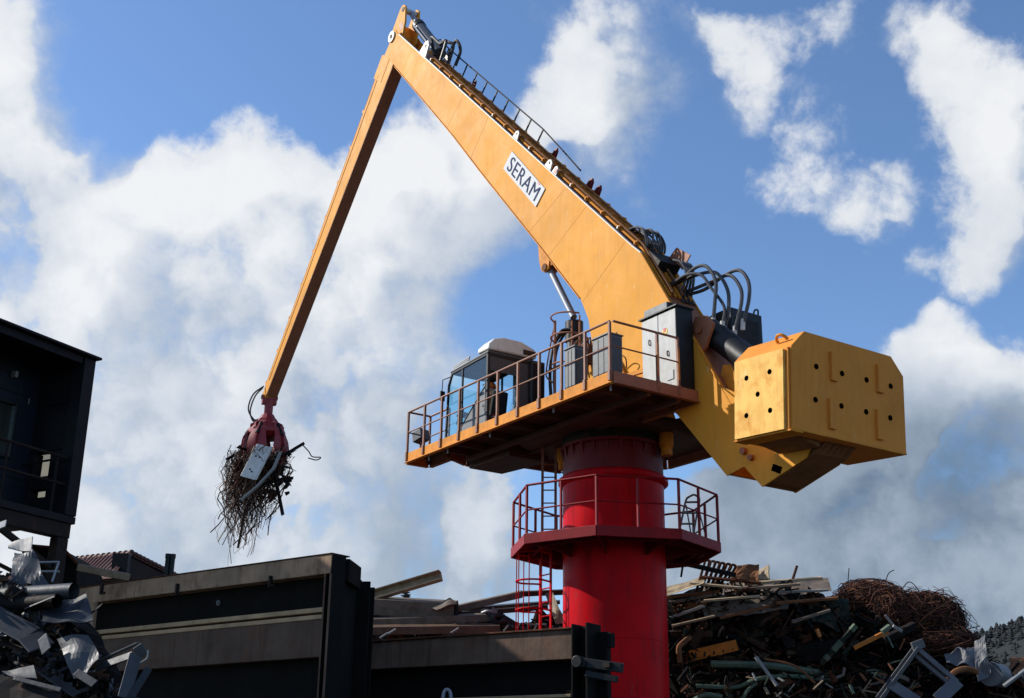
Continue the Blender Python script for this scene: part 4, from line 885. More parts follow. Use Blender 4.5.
# its dark end running back
a2, d2, n2, L2 = frame2((-4.56,-10.37), (-4.42,-9.15))
wbox(w1_, 'end_panel', 'wall_dark', a2, d2, n2, .03, L2, -.12, -.03, 0, 4.86)
wbox(w1_, 'end_beam', 'wall_dark', a2, d2, n2, .05, L2*.62, -.03, .06, 4.66, 4.97)
wbox(w1_, 'post_flange', 'wall_dark', a2, d2, n2, L2-.30, L2-.26, -.03, .16, 0, 4.80)
wbox(w1_, 'post_web', 'wall_dark', a2, d2, n2, L2-.26, L2, .05, .09, 0, 4.78)
wbox(w1_, 'post_flange', 'wall_dark', a2, d2, n2, L2, L2+.04, -.03, .16, 0, 4.76)
for (s_, z) in ((1.05,4.93),(2.95,4.78),(5.0,4.72)):
    q = MB(); c = a+d*s_+n_*.24+Z*z; q.obox(c, d*.018, n_*.03, Z*.08); q.obox(c+d*.05-Z*.06, d*.03, n_*.02, Z*.012); q.build('hook', 'black_steel', w1_)
q = MB(); c = a+d*3.65+n_*.02+Z*4.55; q.tube([c+Vector((0.018*math.cos(t),0,.032*math.sin(t))) for t in [i*math.pi/6 for i in range(13)]], .012, 6); q.build('shackle', 'zinc', w1_)

a, d, n_, L = frame2((-4.41,-7.11), (-1.27,-9.24))
w2_ = wbox(None, 'bunker_wall', 'wall_dark', a, d, n_, -1.9, L-.02, -.10, 0, 0, 3.78)
tag(w2_, 'lower rusty steel retaining wall in front of the red column', 'wall')
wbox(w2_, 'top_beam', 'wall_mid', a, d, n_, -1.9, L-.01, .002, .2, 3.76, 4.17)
wbox(w2_, 'top_lip', 'rust_iron', a, d, n_, -1.9, L-.01, -.1, .24, 4.172, 4.20)
wbox(w2_, 'ledge_strip', 'ledge_lit_tan', a, d, n_, -1.9, L-.06, .002, .18, 3.24, 3.285)
wbox(w2_, 'lower_beam', 'wall_steel', a, d, n_, -1.9, L-.06, .002, .18, 2.7, 3.22)
wbox(w2_, 'post_flange', 'wall_dark', a, d, n_, L, L+.03, -.1, .26, 0, 4.24)
wbox(w2_, 'post_web', 'wall_dark', a, d, n_, L+.03, L+.22, .0, .05, 0, 4.22)
wbox(w2_, 'post_flange', 'wall_dark', a, d, n_, L+.22, L+.26, -.14, .24, 0, 4.25)
wbox(w2_, 'end_panel', 'wall_dark', a, d, n_, L+.26, L+.42, -.14, -.02, 0, 4.14)
wbox(w2_, 'stub', 'wall_dark', a, d, n_, L+.42, L+.50, -.12, -.0, 3.92, 4.12)
q = MB(); c = a+d*(L+.16)+n_*.30+Z*3.70; c2 = a+d*(L+.80)+n_*.22+Z*3.60
q.bar(c, c2, .10, .13); q.tube([c-n_*.06, c+n_*.09], .085, 14); q.bar(c-Z*.16+d*.1, c2-Z*.15-d*.08, .07, .09); q.build('locking_arm', 'black_paint', w2_, bevel=.01)
for t in (.12,.5): q = MB(); cc = a+d*(L+t+.12)+n_*.315+Z*(3.67-.06*t); q.obox(cc, d*.05, n_*.05, Z*.035); q.build('arm_slot', 'black_steel', w2_)
q = MB(); c = at(447,694,16.6); q.tube(smoothpath([c+Vector((-.05,0,-.18)), c+Vector((-.045,0,.0)), c+Vector((0,0,.055)), c+Vector((.045,0,.0)), c+Vector((.05,0,-.18))],5), .022, 8)
o = q.build('steel_hook', 'chrome', None, smooth=True); tag(o, 'shiny bent steel hook in front of the lower wall at the bottom edge', 'hook')
q = MB(); q.bar(c+Vector((0,0,-.16)), Vector((c.x,c.y,0)), .13, .05); q.build('stem', 'steel_black', o)

# ================================================================== dark shed on stilts
BC = Vector((-10.05,-5.38,0)); b1 = Vector((.474,.88,0)).normalized(); b2 = Vector((-b1.y, b1.x, 0))
shed = empty('stilt_shed', BC, 0, 'dark clad control room on stilts with open balcony at the left edge', 'building')
O3 = Vector((0,0,0))
def sb(nm, mt, s0, s1, t0, t1, z0, z1, par=None, bev=.01):   # s to the left along the front, t back from the front
    q = MB(); q.obox(b1*-(s0+s1)/2 + b2*(t0+t1)/2 + Z*(z0+z1)/2, b1*(s1-s0)/2, b2*(t1-t0)/2, Z*(z1-z0)/2); return q.build(nm, mt, par or shed, bevel=bev)
ZR, ZF = 9.5, 6.52
sb('roof', 'clad_dark', -.05, 8.25, -.10, 6.3, ZR-.05, ZR); sb('roof_beam', 'clad_dark', .30, 8.2, .02, .12, ZR-.20, ZR-.052)
wallr = sb('side_wall', 'clad_dark', 0, .26, 0, .30, ZF-.02, ZR-.052)
for (t0, t1, z0, z1) in ((.302,1.22,8.62,ZR-.06),(.302,1.22,7.74,8.61),(.302,.62,ZF,7.73),(1.02,1.22,ZF,7.73),(.62,1.02,ZF,6.88),(.62,1.02,7.04,7.27)):
    sb('cladding_panel', 'clad_dark', .02, .22, t0, t1, z0, z1, wallr)
sb('side_wall', 'clad_dark', .02, .22, 1.222, 6.2, ZF, ZR-.06)
sb('dimming_pane', 'dimming_glass', .11, .118, .62, 1.02, 7.27, 7.73, wallr); sb('dimming_pane', 'dimming_glass', .11, .118, .62, 1.02, 6.88, 7.04, wallr)  # tinted panes added to dim the bright sky behind the openings
bw = sb('back_wall', 'clad_blue', .225, .66, 1.14, 1.22, ZF, ZR-.06)
for (q0, q1, z0, z1) in ((.66,2.0,ZF,7.52),(.66,2.0,8.58,ZR-.06),(2.0,8.2,ZF,ZR-.06)): sb('wall_panel', 'clad_blue', q0, q1, 1.14, 1.22, z0, z1, bw)
for z in (7.2, 8.75, 9.1): sb('cladding_seam', 'clad_dark', .3, 8.1, 1.125, 1.138, z, z+.02, bw)
wn = sb('window_frame', 'black_paint', .66, .72, 1.10, 1.22, 7.52, 8.58)
sb('frame_bar', 'black_paint', .72, 2.0, 1.10, 1.22, 7.52, 7.58, wn); sb('frame_bar', 'black_paint', .72, 2.0, 1.10, 1.22, 8.52, 8.58, wn); sb('frame_bar', 'black_paint', 1.94, 2.0, 1.10, 1.22, 7.58, 8.52, wn); sb('pane', 'cab_glass', .72, 1.94, 1.15, 1.16, 7.58, 8.52, wn)
sb('wall_lamp', 'zinc', .86, .93, 1.0, 1.13, 9.0, 9.12); sb('conduit', 'zinc', .44, .455, 1.11, 1.135, 8.62, 8.74)
sb('floor', 'clad_dark', 0, 8.2, .0, 6.2, ZF-.16, ZF-.03); sb('floor_beam', 'black_steel', .05, 8.2, .04, .26, ZF-.42, ZF-.162); sb('floor_beam', 'black_steel', .05, 8.2, 2.8, 3.0, ZF-.42, ZF-.162)
for s_ in (.18, 2.9, 5.5, 8.0):
    for t in (.15, 2.9, 5.8): sb('stilt', 'black_steel', s_-.12, s_+.12, t-.1, t+.1, 0, ZF-.425)
for (s0, s1) in ((.3,1.6),(3.3,2.1)):
    q = MB(); q.bar(b1*-s0+b2*.15+Z*(ZF-.95), b1*-s1+b2*.15+Z*(ZF-.42), .09, .09); q.build('brace', 'black_steel', shed)
    q = MB(); q.bar(b1*-s0+b2*.35+Z*(ZF-1.25), b1*-(s1-.2)+b2*1.8+Z*(ZF-.42), .07, .07); q.build('brace', 'black_steel', shed)
for z in (ZF+.52, ZF+1.0):
    q = MB(); q.tube([b1*-.27+b2*.1+Z*z, b1*-8.1+b2*.1+Z*z], .026, 8); q.build('handrail', 'black_steel', shed)
q = MB(); q.tube([b1*-.4+b2*.12+Z*(ZF+.98), b1*-.34+b2*1.35+Z*(ZF+.98)], .022, 8); q.build('handrail', 'black_steel', shed)
for s_ in (.5, 1.6, 2.7, 3.8, 5, 6.2): 
    q = MB(); q.bar(b1*-s_+b2*.1+Z*(ZF-.03), b1*-s_+b2*.1+Z*(ZF+1.0), .04, .04); q.build('handrail_post', 'black_steel', shed)

# ================================================================== things behind the left wall
def flat_prism(name, pts, dep, thick, mt, par=None, bev=.01):   # outline in picture places at distance dep, thickness away from the viewer
    P = [at(x, y, dep) for x, y in pts]; q = MB(); n0 = len(P); bk = [v+Vector((0,thick,0)) for v in P]
    q.add(P+bk, [tuple(range(n0)), tuple(range(2*n0-1,n0-1,-1))]+[(i,i+n0,(i+1)%n0+n0,(i+1)%n0) for i in range(n0)]); return q.build(name, mt, par, bevel=bev)
o = flat_prism('dark_container', [(22,546),(63,549.5),(77,564),(76,600),(73,790),(18,790)], 24, 1.6, 'scrap_brown'); o.data.materials[0] = MATS['wall_dark']
tag(o, 'dark steel container with a cut corner behind the left scrap heap', 'container')
q = MB(); e0, e1, e2 = at(22,544.8,23.95), at(63,548.5,23.95), at(77.6,563.5,23.95)
q.bar(e0,e1,.06,.05); q.bar(e1,e2,.06,.05); q.build('edge_trim', 'rust_iron', o)
# house with a red tiled roof
hs = empty('house', at(100,600,60), 0, 'small house with red tiled roof beyond the left wall', 'house'); hb = Vector(hs.location)
r0, r1 = at(20,568,66), at(132,556,58); ef0, ef1 = at(-10,590,63), at(112,578,54.5); eb1, eb0 = at(178,579,62), at(60,584,70)
q = MB(); up3 = Vector((0,0,.14))
q.hexa([v-hb for v in (ef0,ef1,r1,r0)]+[v-hb+up3 for v in (ef0,ef1,r1,r0)]); q.hexa([v-hb for v in (r0,r1,eb1,eb0)]+[v-hb+up3 for v in (r0,r1,eb1,eb0)]); rf = q.build('roof', 'roof_tile', hs)
for i in range(22):
    c = r0.lerp(r1, (i+.5)/22); dd = (r1-r0).normalized(); q = MB(); q.tube([c-dd*.2-hb+up3*.7, c+dd*.22-hb+up3*1.3], .13, 8); q.build('ridge_tile', 'roof_tile', rf)
for i in range(12):
    c = r1.lerp(eb1, (i+.5)/12); dd = (eb1-r1).normalized(); q = MB(); q.tube([c-dd*.16-hb+up3*.9, c+dd*.16-hb+up3*1.2], .10, 8); q.build('verge_tile', 'roof_tile', rf)
for i in range(30):
    a_, b_ = ef0.lerp(ef1, (i+.5)/30), r0.lerp(r1, (i+.5)/30); q = MB(); q.tube([a_-hb+up3, b_-hb+up3], .07, 6); q.build('tile_course', 'roof_tile', rf)
q = MB(); gr = lambda v: Vector((v.x,v.y,0)); ii = [ef0.lerp(eb0,.06), ef1.lerp(eb1,.06), eb1.lerp(ef1,.06), eb0.lerp(ef0,.06)]
q.hexa([gr(v)-hb for v in ii]+[v-hb-Vector((0,0,.1)) for v in ii]); q.add([v-hb for v in (ef1.lerp(eb1,.08), eb1.lerp(ef1,.08), r1-Vector((0,0,.08)))], [(0,1,2)]); q.build('wall', 'house_wall', hs)
q = MB(); c = at(121,564,56); q.obox(c-hb, (.35,0,0), (0,.2,0), (0,0,.45)); q.build('dormer_vent', 'black_steel', hs)
# brown log and dark twin posts behind the wall top
q = MB(); q.bar(at(80,567.5,21.5), at(127,577,20.8), .13, .12); tag(q.build('timber_beam', 'scrap_tan', bevel=.015), 'brown squared timber lying behind the top of the left wall', 'timber')
for i, xx in enumerate((168.4, 173)):
    t_ = at(xx, 554.5+.3*i, 20.8); q = MB(); q.tube([Vector((t_.x,t_.y,0)), t_-Z*.03, t_], .042, 12); q.tube([t_-Z*.06, t_+Z*.01], .05, 12)
    tag(q.build('steel_post', 'black_paint', smooth=True), ('left' if i == 0 else 'right')+' one of the two dark upright posts behind the left wall', 'post')

# ================================================================== scrap heaps
hr = random.Random(5)
def heap(name, label, ridge, dep, back, zlow=0, step=.22):
    pts = [at(x, y, dep) for x, y in ridge]; x0, x1 = pts[0].x, pts[-1].x; nx = int((x1-x0)/step)+1; Y0 = CAM.y+dep
    prof = [(-.9,0),(-.55,.35),(-.3,.6),(-.12,.8),(0,.93),(.35,1.0),(1.2,1.0),(back*.7,.95),(back,.5),(back+1.5,0)]
    rows = []
    for i in range(nx+1):
        x = x0+(x1-x0)*i/nx; h = pts[-1].z
        for a_, b_ in zip(pts, pts[1:]):
            if a_.x <= x <= b_.x: h = a_.z+(b_.z-a_.z)*(x-a_.x)/max(1e-6,b_.x-a_.x)
        row = []
        for (yy, f_) in prof:
            z = h*f_; nn = noise.noise((x*1.3, yy*1.7, z*1.3))*.28+noise.noise((x*4, yy*4, z*4))*.12
            row.append((x+nn*.5, Y0+yy+nn, max(0, z+(nn*.6-.1 if 0 < f_ else 0))))
        rows.append(row)
    q = MB(); k = len(prof)
    q.add([v for r_ in rows for v in r_], [(i*k+j, (i+1)*k+j, (i+1)*k+j+1, i*k+j+1) for i in range(len(rows)-1) for j in range(k-1)])
    o = q.build(name, 'heap_dark'); tag(o, label, 'scrap heap', kind='stuff'); return pts
def clutter(name, label, x0, x1, y0, y1, dep, n, seed, mats, smin, smax, topf=None, spread=.5):
    """loose small scrap packed over a heap's face"""
    r = random.Random(seed); q = MB()
    for i in range(n):
        x = r.uniform(x0, x1); ty = topf(x) if topf else y0; y = r.uniform(ty+4, y1); q.mi = r.randrange(len(mats))
        c = at(x, y, dep + r.uniform(-spread, spread*.2)); s_ = r.uniform(smin, smax); ty_ = r.random()
        dr = Vector((r.gauss(0,1), r.gauss(0,.5), r.gauss(0,.6))).normalized()
        if ty_ < .45: q.bar(c-dr*s_/2, c+dr*s_/2, s_*r.uniform(.05,.16), r.uniform(.01,.05))
        elif ty_ < .65:
            b_ = dr.orthogonal(); q.tube([c-dr*s_/2, c+b_*s_*r.uniform(-.15,.15), c+dr*s_/2], r.uniform(.012,.04), 6)
        elif ty_ < .88:
            a_ = dr*s_*.35; b_ = dr.cross(Vector((r.gauss(0,1),r.gauss(0,1),r.gauss(0,1)))).normalized()*s_*.22
            q.sheet([[c+a_*i1+b_*j1+Vector([r.uniform(-.06,.06)*s_ for _ in range(3)]) for i1 in (-1,0,1)] for j1 in (-1,0,1)], .01)
        else:
            b_ = dr.orthogonal().normalized(); c3 = dr.cross(b_); q.tube([c+(b_*math.cos(t)+c3*math.sin(t))*s_*.25 for t in [k*.6 for k in range(9)]], .012, 5)
    o = q.build(name, mats); tag(o, label, 'scrap', kind='stuff'); return o
def interp(tab):
    def f_(x):
        for (a_, b_), (c, d_) in zip(tab, tab[1:]):
            if a_ <= x <= c: return b_+(d_-b_)*(x-a_)/(c-a_)
        return tab[-1][1] if x > tab[-1][0] else tab[0][1]
    return f_
RIDGE_R = [(640,600),(668,592),(700,582),(740,572),(768,578),(828,590),(845,604),(880,600),(940,622),(965,640),(985,652),(1000,668),(1040,676),(1100,690)]
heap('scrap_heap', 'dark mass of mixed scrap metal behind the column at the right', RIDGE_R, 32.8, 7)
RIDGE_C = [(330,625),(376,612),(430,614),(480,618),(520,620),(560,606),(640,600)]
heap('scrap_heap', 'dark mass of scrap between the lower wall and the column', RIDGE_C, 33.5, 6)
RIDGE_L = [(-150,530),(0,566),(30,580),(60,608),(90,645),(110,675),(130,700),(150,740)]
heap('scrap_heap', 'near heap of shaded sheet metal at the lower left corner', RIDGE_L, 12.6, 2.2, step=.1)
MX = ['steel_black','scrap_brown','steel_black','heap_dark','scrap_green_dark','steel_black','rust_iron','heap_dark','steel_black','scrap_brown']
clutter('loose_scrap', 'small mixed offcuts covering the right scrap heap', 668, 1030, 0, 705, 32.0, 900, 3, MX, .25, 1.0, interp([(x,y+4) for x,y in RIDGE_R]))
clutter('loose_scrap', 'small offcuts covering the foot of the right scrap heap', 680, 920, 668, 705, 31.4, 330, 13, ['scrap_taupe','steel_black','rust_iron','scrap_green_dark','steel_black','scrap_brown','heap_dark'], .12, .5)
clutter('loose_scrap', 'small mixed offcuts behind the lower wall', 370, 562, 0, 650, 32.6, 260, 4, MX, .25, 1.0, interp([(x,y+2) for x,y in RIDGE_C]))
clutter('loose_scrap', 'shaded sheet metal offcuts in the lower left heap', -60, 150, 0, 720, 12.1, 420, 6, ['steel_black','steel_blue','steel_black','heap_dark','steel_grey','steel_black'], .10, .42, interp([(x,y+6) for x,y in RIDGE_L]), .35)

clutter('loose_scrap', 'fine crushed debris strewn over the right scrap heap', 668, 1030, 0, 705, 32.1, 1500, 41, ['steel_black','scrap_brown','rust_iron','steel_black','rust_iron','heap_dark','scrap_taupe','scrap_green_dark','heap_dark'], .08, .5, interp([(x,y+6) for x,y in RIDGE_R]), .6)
clutter('loose_scrap', 'fine crushed debris strewn over the lower left heap', -40, 150, 0, 715, 11.3, 1100, 43, ['steel_black','steel_blue','steel_black','heap_dark','steel_grey','scrap_brown'], .03, .16, interp([(x,y+4) for x,y in RIDGE_L]), .35)
def piece(kind, name, label, mt, pts, w=.12, h=.06, group=None, cat='scrap', n=8, up=(0,-.3,1)):
    P = [at(*p_) for p_ in pts]; q = MB()
    if kind == 'bar':
        for a_, b_ in zip(P, P[1:]): q.bar(a_, b_, w, h, up=up)
    elif kind == 'pipe': q.tube(smoothpath(P, 6) if len(P) > 2 else P, w, n)
    elif kind == 'hollow':
        for a_, b_ in zip(P, P[1:]):
            q.tube([a_, b_], w, 16, cap=False); q.tube([b_, a_], w*.88, 16, cap=False)
    elif kind == 'channel':
        for a_, b_ in zip(P, P[1:]):
            d_ = (b_-a_).normalized(); s_ = d_.cross(Vector(up)).normalized(); u_ = s_.cross(d_)
            q.bar(a_, b_, w, .02, up=up); q.bar(a_+s_*(w/2-.01)+u_*h/2, b_+s_*(w/2-.01)+u_*h/2, .02, h, up=up); q.bar(a_-s_*(w/2-.01)+u_*h/2, b_-s_*(w/2-.01)+u_*h/2, .02, h, up=up)
    elif kind == 'ibeam':
        for a_, b_ in zip(P, P[1:]):
            d_ = (b_-a_).normalized(); s_ = d_.cross(Vector(up)).normalized(); u_ = s_.cross(d_)
            q.bar(a_, b_, .03, h, up=up); q.bar(a_+u_*h/2, b_+u_*h/2, w, .03, up=up); q.bar(a_-u_*h/2, b_-u_*h/2, w, .03, up=up)
    o = q.build(name, mt, None, smooth=kind in ('pipe','hollow'), bevel=.006 if kind in ('bar',) else 0)
    return tag(o, label, cat, group)
def crumple(name, label, mt, quad, amp=.1, nu=7, nv=7, t=.01, cat='sheet metal', seed=1, corr=0, group=None):
    A_, B2, C2, D2 = [at(*p_) for p_ in quad]; r = random.Random(seed); sd_ = r.uniform(0,50)
    nrm = (B2-A_).cross(D2-A_).normalized(); rows = []
    for i in range(nv+1):
        row = []
        for j in range(nu+1):
            u, v = j/nu, i/nv; p_ = A_.lerp(B2,u).lerp(D2.lerp(C2,u), v)
            k = noise.noise((p_.x*2.3+sd_, p_.z*2.3, p_.y*2))*amp + noise.noise((p_.x*6+sd_, p_.z*6, 3))*amp*.4
            if corr: k += math.sin(v*corr*math.pi*2)*.03
            row.append(p_+nrm*k+Vector((0,0,noise.noise((p_.x*3,sd_,p_.z*3))*amp*.4)))
        rows.append(row)
    q = MB(); q.sheet(rows, t); o = q.build(name, mt, None); return tag(o, label, cat, group)

# ---- right heap, pieces one can pick out
q = piece('bar', 'rack_beam', 'orange slotted rack beam in the middle of the right heap', 'scrap_orange', [(690,656,31.6),(737,645,31.2)], .05, .26)
for i in range(5):
    c = at(690+9.4*(i+.6), 656-2.2*(i+.6), 31.53-.07*i); k = MB(); k.obox(c, (.02,0,.10), (0,.02,0), (.02,0,-.004)); k.build('slot', 'black_steel', q)
piece('pipe', 'green_pipe', 'long straight green pipe below the orange rack beam', 'scrap_green', [(711,664,31.3),(770,666,31.2),(832,675,31.6)], .09)
piece('pipe', 'bent_pipe', 'pale green bent pipe snaking along the foot of the right heap', 'scrap_green', [(696,686,31),(735,687,31),(758,679,30.9),(790,676,31),(833,681,31.3)], .05)
piece('pipe', 'bent_pipe', 'short green bent pipe at the bottom edge right of the column', 'scrap_green', [(742,700,30.9),(748,690,30.9),(757,683,30.9)], .045)
piece('pipe', 'bent_pipe', 'arched grey green pipe at the bottom edge beside the column', 'scrap_green', [(694,700,30.9),(706,695,30.8),(722,697,30.8)], .06)
piece('bar', 'white_strip', 'pale strip lying aslant across the green pipe', 'scrap_white', [(756,657,30.9),(777,686,30.6)], .09, .05)
piece('pipe', 'rusty_rod', 'thin rusty bent rod crossing the green pipe', 'rust_light', [(765,659,30.8),(795,666,30.7),(815,683,30.6)], .028)
piece('bar', 'rusty_block', 'broad rusty brown beam end above the orange rack beam', 'rust_iron', [(688,646,31.8),(722,622,32)], .3, .36)
piece('pipe', 'rusty_elbow', 'rusty pipe elbow beside the red column', 'rust_light', [(680,662,31.5),(679,648,31.4),(684,642,31.4),(690,637,31.5)], .07)
piece('bar', 'timber', 'brown plank beside the red column above the rusty elbow', 'scrap_brown', [(666,634,31.8),(702,633,31.8)], .12, .14)
piece('bar', 'black_box', 'flat black panel lying at the middle right of the heap', 'steel_black', [(797,652,31.7),(838,648,31.5)], .5, .42, cat='panel')
piece('bar', 'orange_strip', 'tiny bright orange strip above the black panel', 'scrap_orange', [(817,629,31),(820,637,31)], .10, .05)
for i, (p0, p1, c_, wd, lb) in enumerate((((667,597,32),(720,591,31.6),'rust_light',.12,'uppermost of the rusty strips stacked against the column'), ((667,603,32),(716,594,31.5),'scrap_taupe',.10,'second of the rusty strips stacked against the column'),
        ((667,609,31.9),(712,600,31.5),'rust_light',.10,'third of the rusty strips stacked against the column'), ((667,614,31.9),(706,603,31.4),'rust_light',.10,'fourth of the rusty strips stacked against the column'), ((667,619,31.8),(704,606,31.3),'scrap_white',.05,'pale lowest strip of the stack against the column'))):
    piece('bar', 'rusty_strip', lb, c_, [p0,p1], wd+.1, .07)
crumple('cladding_sheet', 'cream corrugated cladding sheet sloping up beside the column', 'board_pale', [(664,588,32.4),(706,576,32.2),(704,583,31.4),(664,596,31.6)], .03, 8, 12, corr=5)
crumple('cladding_sheet', 'long brown cladding sheet on top of the right heap', 'scrap_taupe', [(700,584,33),(828,577,32.8),(832,592,31.9),(702,598,32)], .06, 14, 6)
piece('bar', 'edge_strip', 'pale strip coloured as the sunlit top edge of the right heap', 'board_pale', [(744,584,32),(822,578,31.9)], .16, .07)  # sunlit edge of the top boards put into a pale strip
piece('bar', 'edge_strip', 'second pale strip below the top of the right heap', 'scrap_white', [(772,593,31.7),(828,590,31.6)], .10, .05)
crumple('cladding_sheet', 'crooked dark sheet hanging at the right end of the top boards', 'scrap_green_dark', [(808,602,31.9),(848,600,31.8),(852,634,31.5),(812,622,31.5)], .12, 8, 8)
crumple('cladding_sheet', 'brown flat sheet under the top boards of the right heap', 'scrap_taupe', [(700,600,31.9),(790,594,31.9),(788,610,31.3),(704,616,31.3)], .1, 10, 6)
crumple('torn_board', 'pale torn board end sticking up on the right heap', 'board_pale', [(758,570,32),(769,565,31.9),(770,580,31.7),(757,580,31.8)], .08, 5, 5, .05, cat='board')
crumple('torn_board', 'rusty crushed sheet beside the torn pale board', 'rust_light', [(735,567,32),(759,563,31.9),(758,581,31.6),(730,584,31.7)], .16, 7, 7)
piece('pipe', 'thin_rod', 'thin rusty rod standing up out of the top sheet', 'rust_iron', [(797,566,32),(787,597,31.8)], .035)
rbp = [(x0, 592-2*i, 32-.05*i, x0+11, 561+.9*i) for i, x0 in enumerate((696,701.5,706,711,717,722))]
rg = None
for i, (x0, y0, dp, x1, y1) in enumerate(rbp):
    P = [at(x0,y0,dp), at(x1-3,y1+4,dp-.2), at(x1-1.5,y1,dp-.22), at(x1+1,y1-.5,dp-.23), at(x1+2,y1+2.5,dp-.22), at(x0+5,y0-1,dp+.05)]
    k = MB(); k.tube(smoothpath(P,5), .035, 6)
    if rg is None: rg = tag(k.build('radiator_coil', 'rust_iron', smooth=True), 'rusty rack of looped bars leaning on the heap right of the platform', 'rack')
    else: k.build('looped_bar', 'rust_iron', rg, smooth=True)
for (yy, xx) in ((584,690),(577,695)):
    k = MB(); k.tube([at(xx+6,yy,31.75), at(xx+66,yy+6,31.2)], .045, 6); k.build('cross_bar', 'rust_iron', rg)
piece('bar', 'steel_bar', 'dark steel bar jutting out from under the red platform', 'steel_black', [(682,563,31),(735,575,31.4)], .12, .12)
piece('bar', 'steel_bar', 'short dark upright bar under the red platform', 'steel_black', [(683,564,31),(681,577,31)], .05, .05)
for i, (p0, p1, c_, wd, hh, lb) in enumerate((((690,583,31.6),(742,588,31.2),'board_pale',.14,.05,'pale plank lying under the looped rack on the right heap'), ((735,590,31.5),(800,584,31.3),'scrap_tan',.16,.06,'tan plank on the heap top left of the thin rod'),
        ((700,601,31.3),(760,596,31.1),'board_pale',.10,.05,'narrow pale plank below the heap top'), ((776,603,31.3),(838,598,31.1),'rust_light',.14,.06,'rusty plank below the second pale strip'), ((672,626,31.3),(715,616,31.1),'scrap_tan',.10,.05,'tan strip beside the column above the brown plank'),
        ((720,618,31.2),(770,606,31.1),'rust_light',.10,.06,'rusty strip sloping in the middle of the right heap'), ((792,622,31.1),(830,610,31),'scrap_taupe',.14,.06,'grey brown strip left of the hanging dark sheet'))):
    piece('bar', 'plank', lb, c_, [p0, p1], wd, hh, cat='plank')
# wire bundles
def bundle(label, x, y, dep, rx, rz, n, seed, mats=('wire_rust','wire_dark','rust_light')):
    r = random.Random(seed); c = at(x,y,dep); q = MB()
    for i in range(n):
        q.mi = 0 if r.random() < .6 else (1 if r.random() < .6 else 2)
        dv = Vector((r.gauss(0,1),r.gauss(0,1),r.gauss(0,1))).normalized(); rad = r.uniform(.2,1.0)**.5
        a_ = dv.orthogonal().normalized(); b_ = dv.cross(a_); R1 = math.sqrt(max(.02,1-(rad*.8)**2))
        sp = r.uniform(1.2,3.6); ph = r.uniform(0,6.28); k1 = r.uniform(.7,1.12) if r.random() < .9 else r.uniform(1.1,1.5); pts = []
        for j in range(11):
            t = ph+sp*j/10; o_ = dv*rad*.72+(a_*math.cos(t)+b_*math.sin(t))*R1*k1
            o_ += Vector((noise.noise((i*.7,j*.35,seed)),noise.noise((i*.7,j*.35,seed+9)),noise.noise((i*.7,j*.35,seed+17))))*.28
            pts.append(c+Vector((o_.x*rx,o_.y*rx,o_.z*rz)))
        q.tube(pts, r.choice((.006,.008,.012)), 3, cap=False)
    return tag(q.build('wire_bundle', list(mats)), label, 'wire bundle', 'rusty wire bundles')
bundle('reddish wire bundle on the right heap, left one of the tall pair', 870, 605, 33, .80, .52, 2200, 1)
bundle('reddish wire bundle on the right heap, larger right one of the tall pair', 920, 622, 32.6, .98, .64, 2900, 2)
bundle('flattened rusty wire bundle below and right of the two tall bundles', 942, 643, 31.9, .80, .36, 1000, 3)
bundle('small rusty wire clump between the two tall bundles and the heap front', 893, 614, 32.0, .5, .46, 800, 4)
for i, P in enumerate(([(880,600,32.5),(886,580,32.5),(889,573,32.5),(894,570,32.5)], [(849,606,32.5),(848,585,32.5),(849,568,32.5)], [(896,606,32.5),(903,588,32.5),(910,582,32.5),(918,590,32.5),(922,604,32.5)], [(945,636,32),(968,629,32),(980,626,32)])):
    piece('pipe', 'stray_wire', ['short stray wire standing up from the left wire bundle','thin stray wire standing left of the wire bundles','arched stray wire between the two wire bundles','straight stray wire poking right from the wire bundles'][i], 'wire_dark', P, .012, cat='wire')
# front right pieces
q = piece('bar', 'striped_bar', 'green and dark bar standing aslant left of the wire bundles', 'scrap_green_dark', [(821,664,31),(856,625,30.7)], .14, .10)
for t0_, t1_ in ((.12,.22),(.35,.58),(.86,.99)):
    x = lambda t: (821+35*t, 664-39*t, 30.96-.3*t); k = MB(); k.bar(at(*x(t0_)), at(*x(t1_)), .15, .11, up=(0,-.3,1)); k.build('paint_band', 'scrap_green', q)
piece('bar', 'orange_bar', 'long orange bar below the wire bundles', 'scrap_orange', [(854,648,30.8),(888,631,30.6)], .10, .09)
piece('bar', 'green_bar', 'dark green bar next to the orange bar', 'scrap_green_dark', [(842,654,30.9),(858,641,30.9)], .08, .06)
piece('bar', 'black_beam', 'black beam running under the wire bundles', 'steel_black', [(884,640,31),(915,625,31)], .2, .16)
piece('bar', 'green_offcut', 'pale green block at the end of the orange bar', 'scrap_green', [(882,632,30.5),(890,626,30.5)], .12, .10)
piece('bar', 'white_offcut', 'white strip pointing up below the left wire bundle', 'scrap_white', [(885,615,31),(893,625,31)], .07, .05)
piece('bar', 'white_offcut', 'white chip right beside the green block', 'scrap_white', [(893,626,30.5),(902,631,30.5)], .14, .07)
fr = piece('channel', 'metal_frame', 'bent grey metal window frame standing on the front of the right heap', 'alu_dull', [(880,700,30),(918,648,29.8)], .20, .08, cat='frame')
for P, wd in (([(919,650,29.8),(957,682,29.6)], .12), ([(916,656,29.85),(950,684,29.65)], .10), ([(958,681,29.6),(938,700,29.5)], .30), ([(889,683,29.9),(918,702,29.8)], .26)):
    k = MB(); k.bar(at(*P[0]), at(*P[1]), wd, .07, up=(0,-1,.3)); k.build('frame_bar', 'plastic_grey' if wd > .2 else 'alu_dull', fr, bevel=.01)
k = MB(); k.obox(at(918,645,29.8), (.14,0,.05), (0,.05,0), (-.03,0,.10)); k.build('corner_joint', 'alu_dull', fr, bevel=.02)
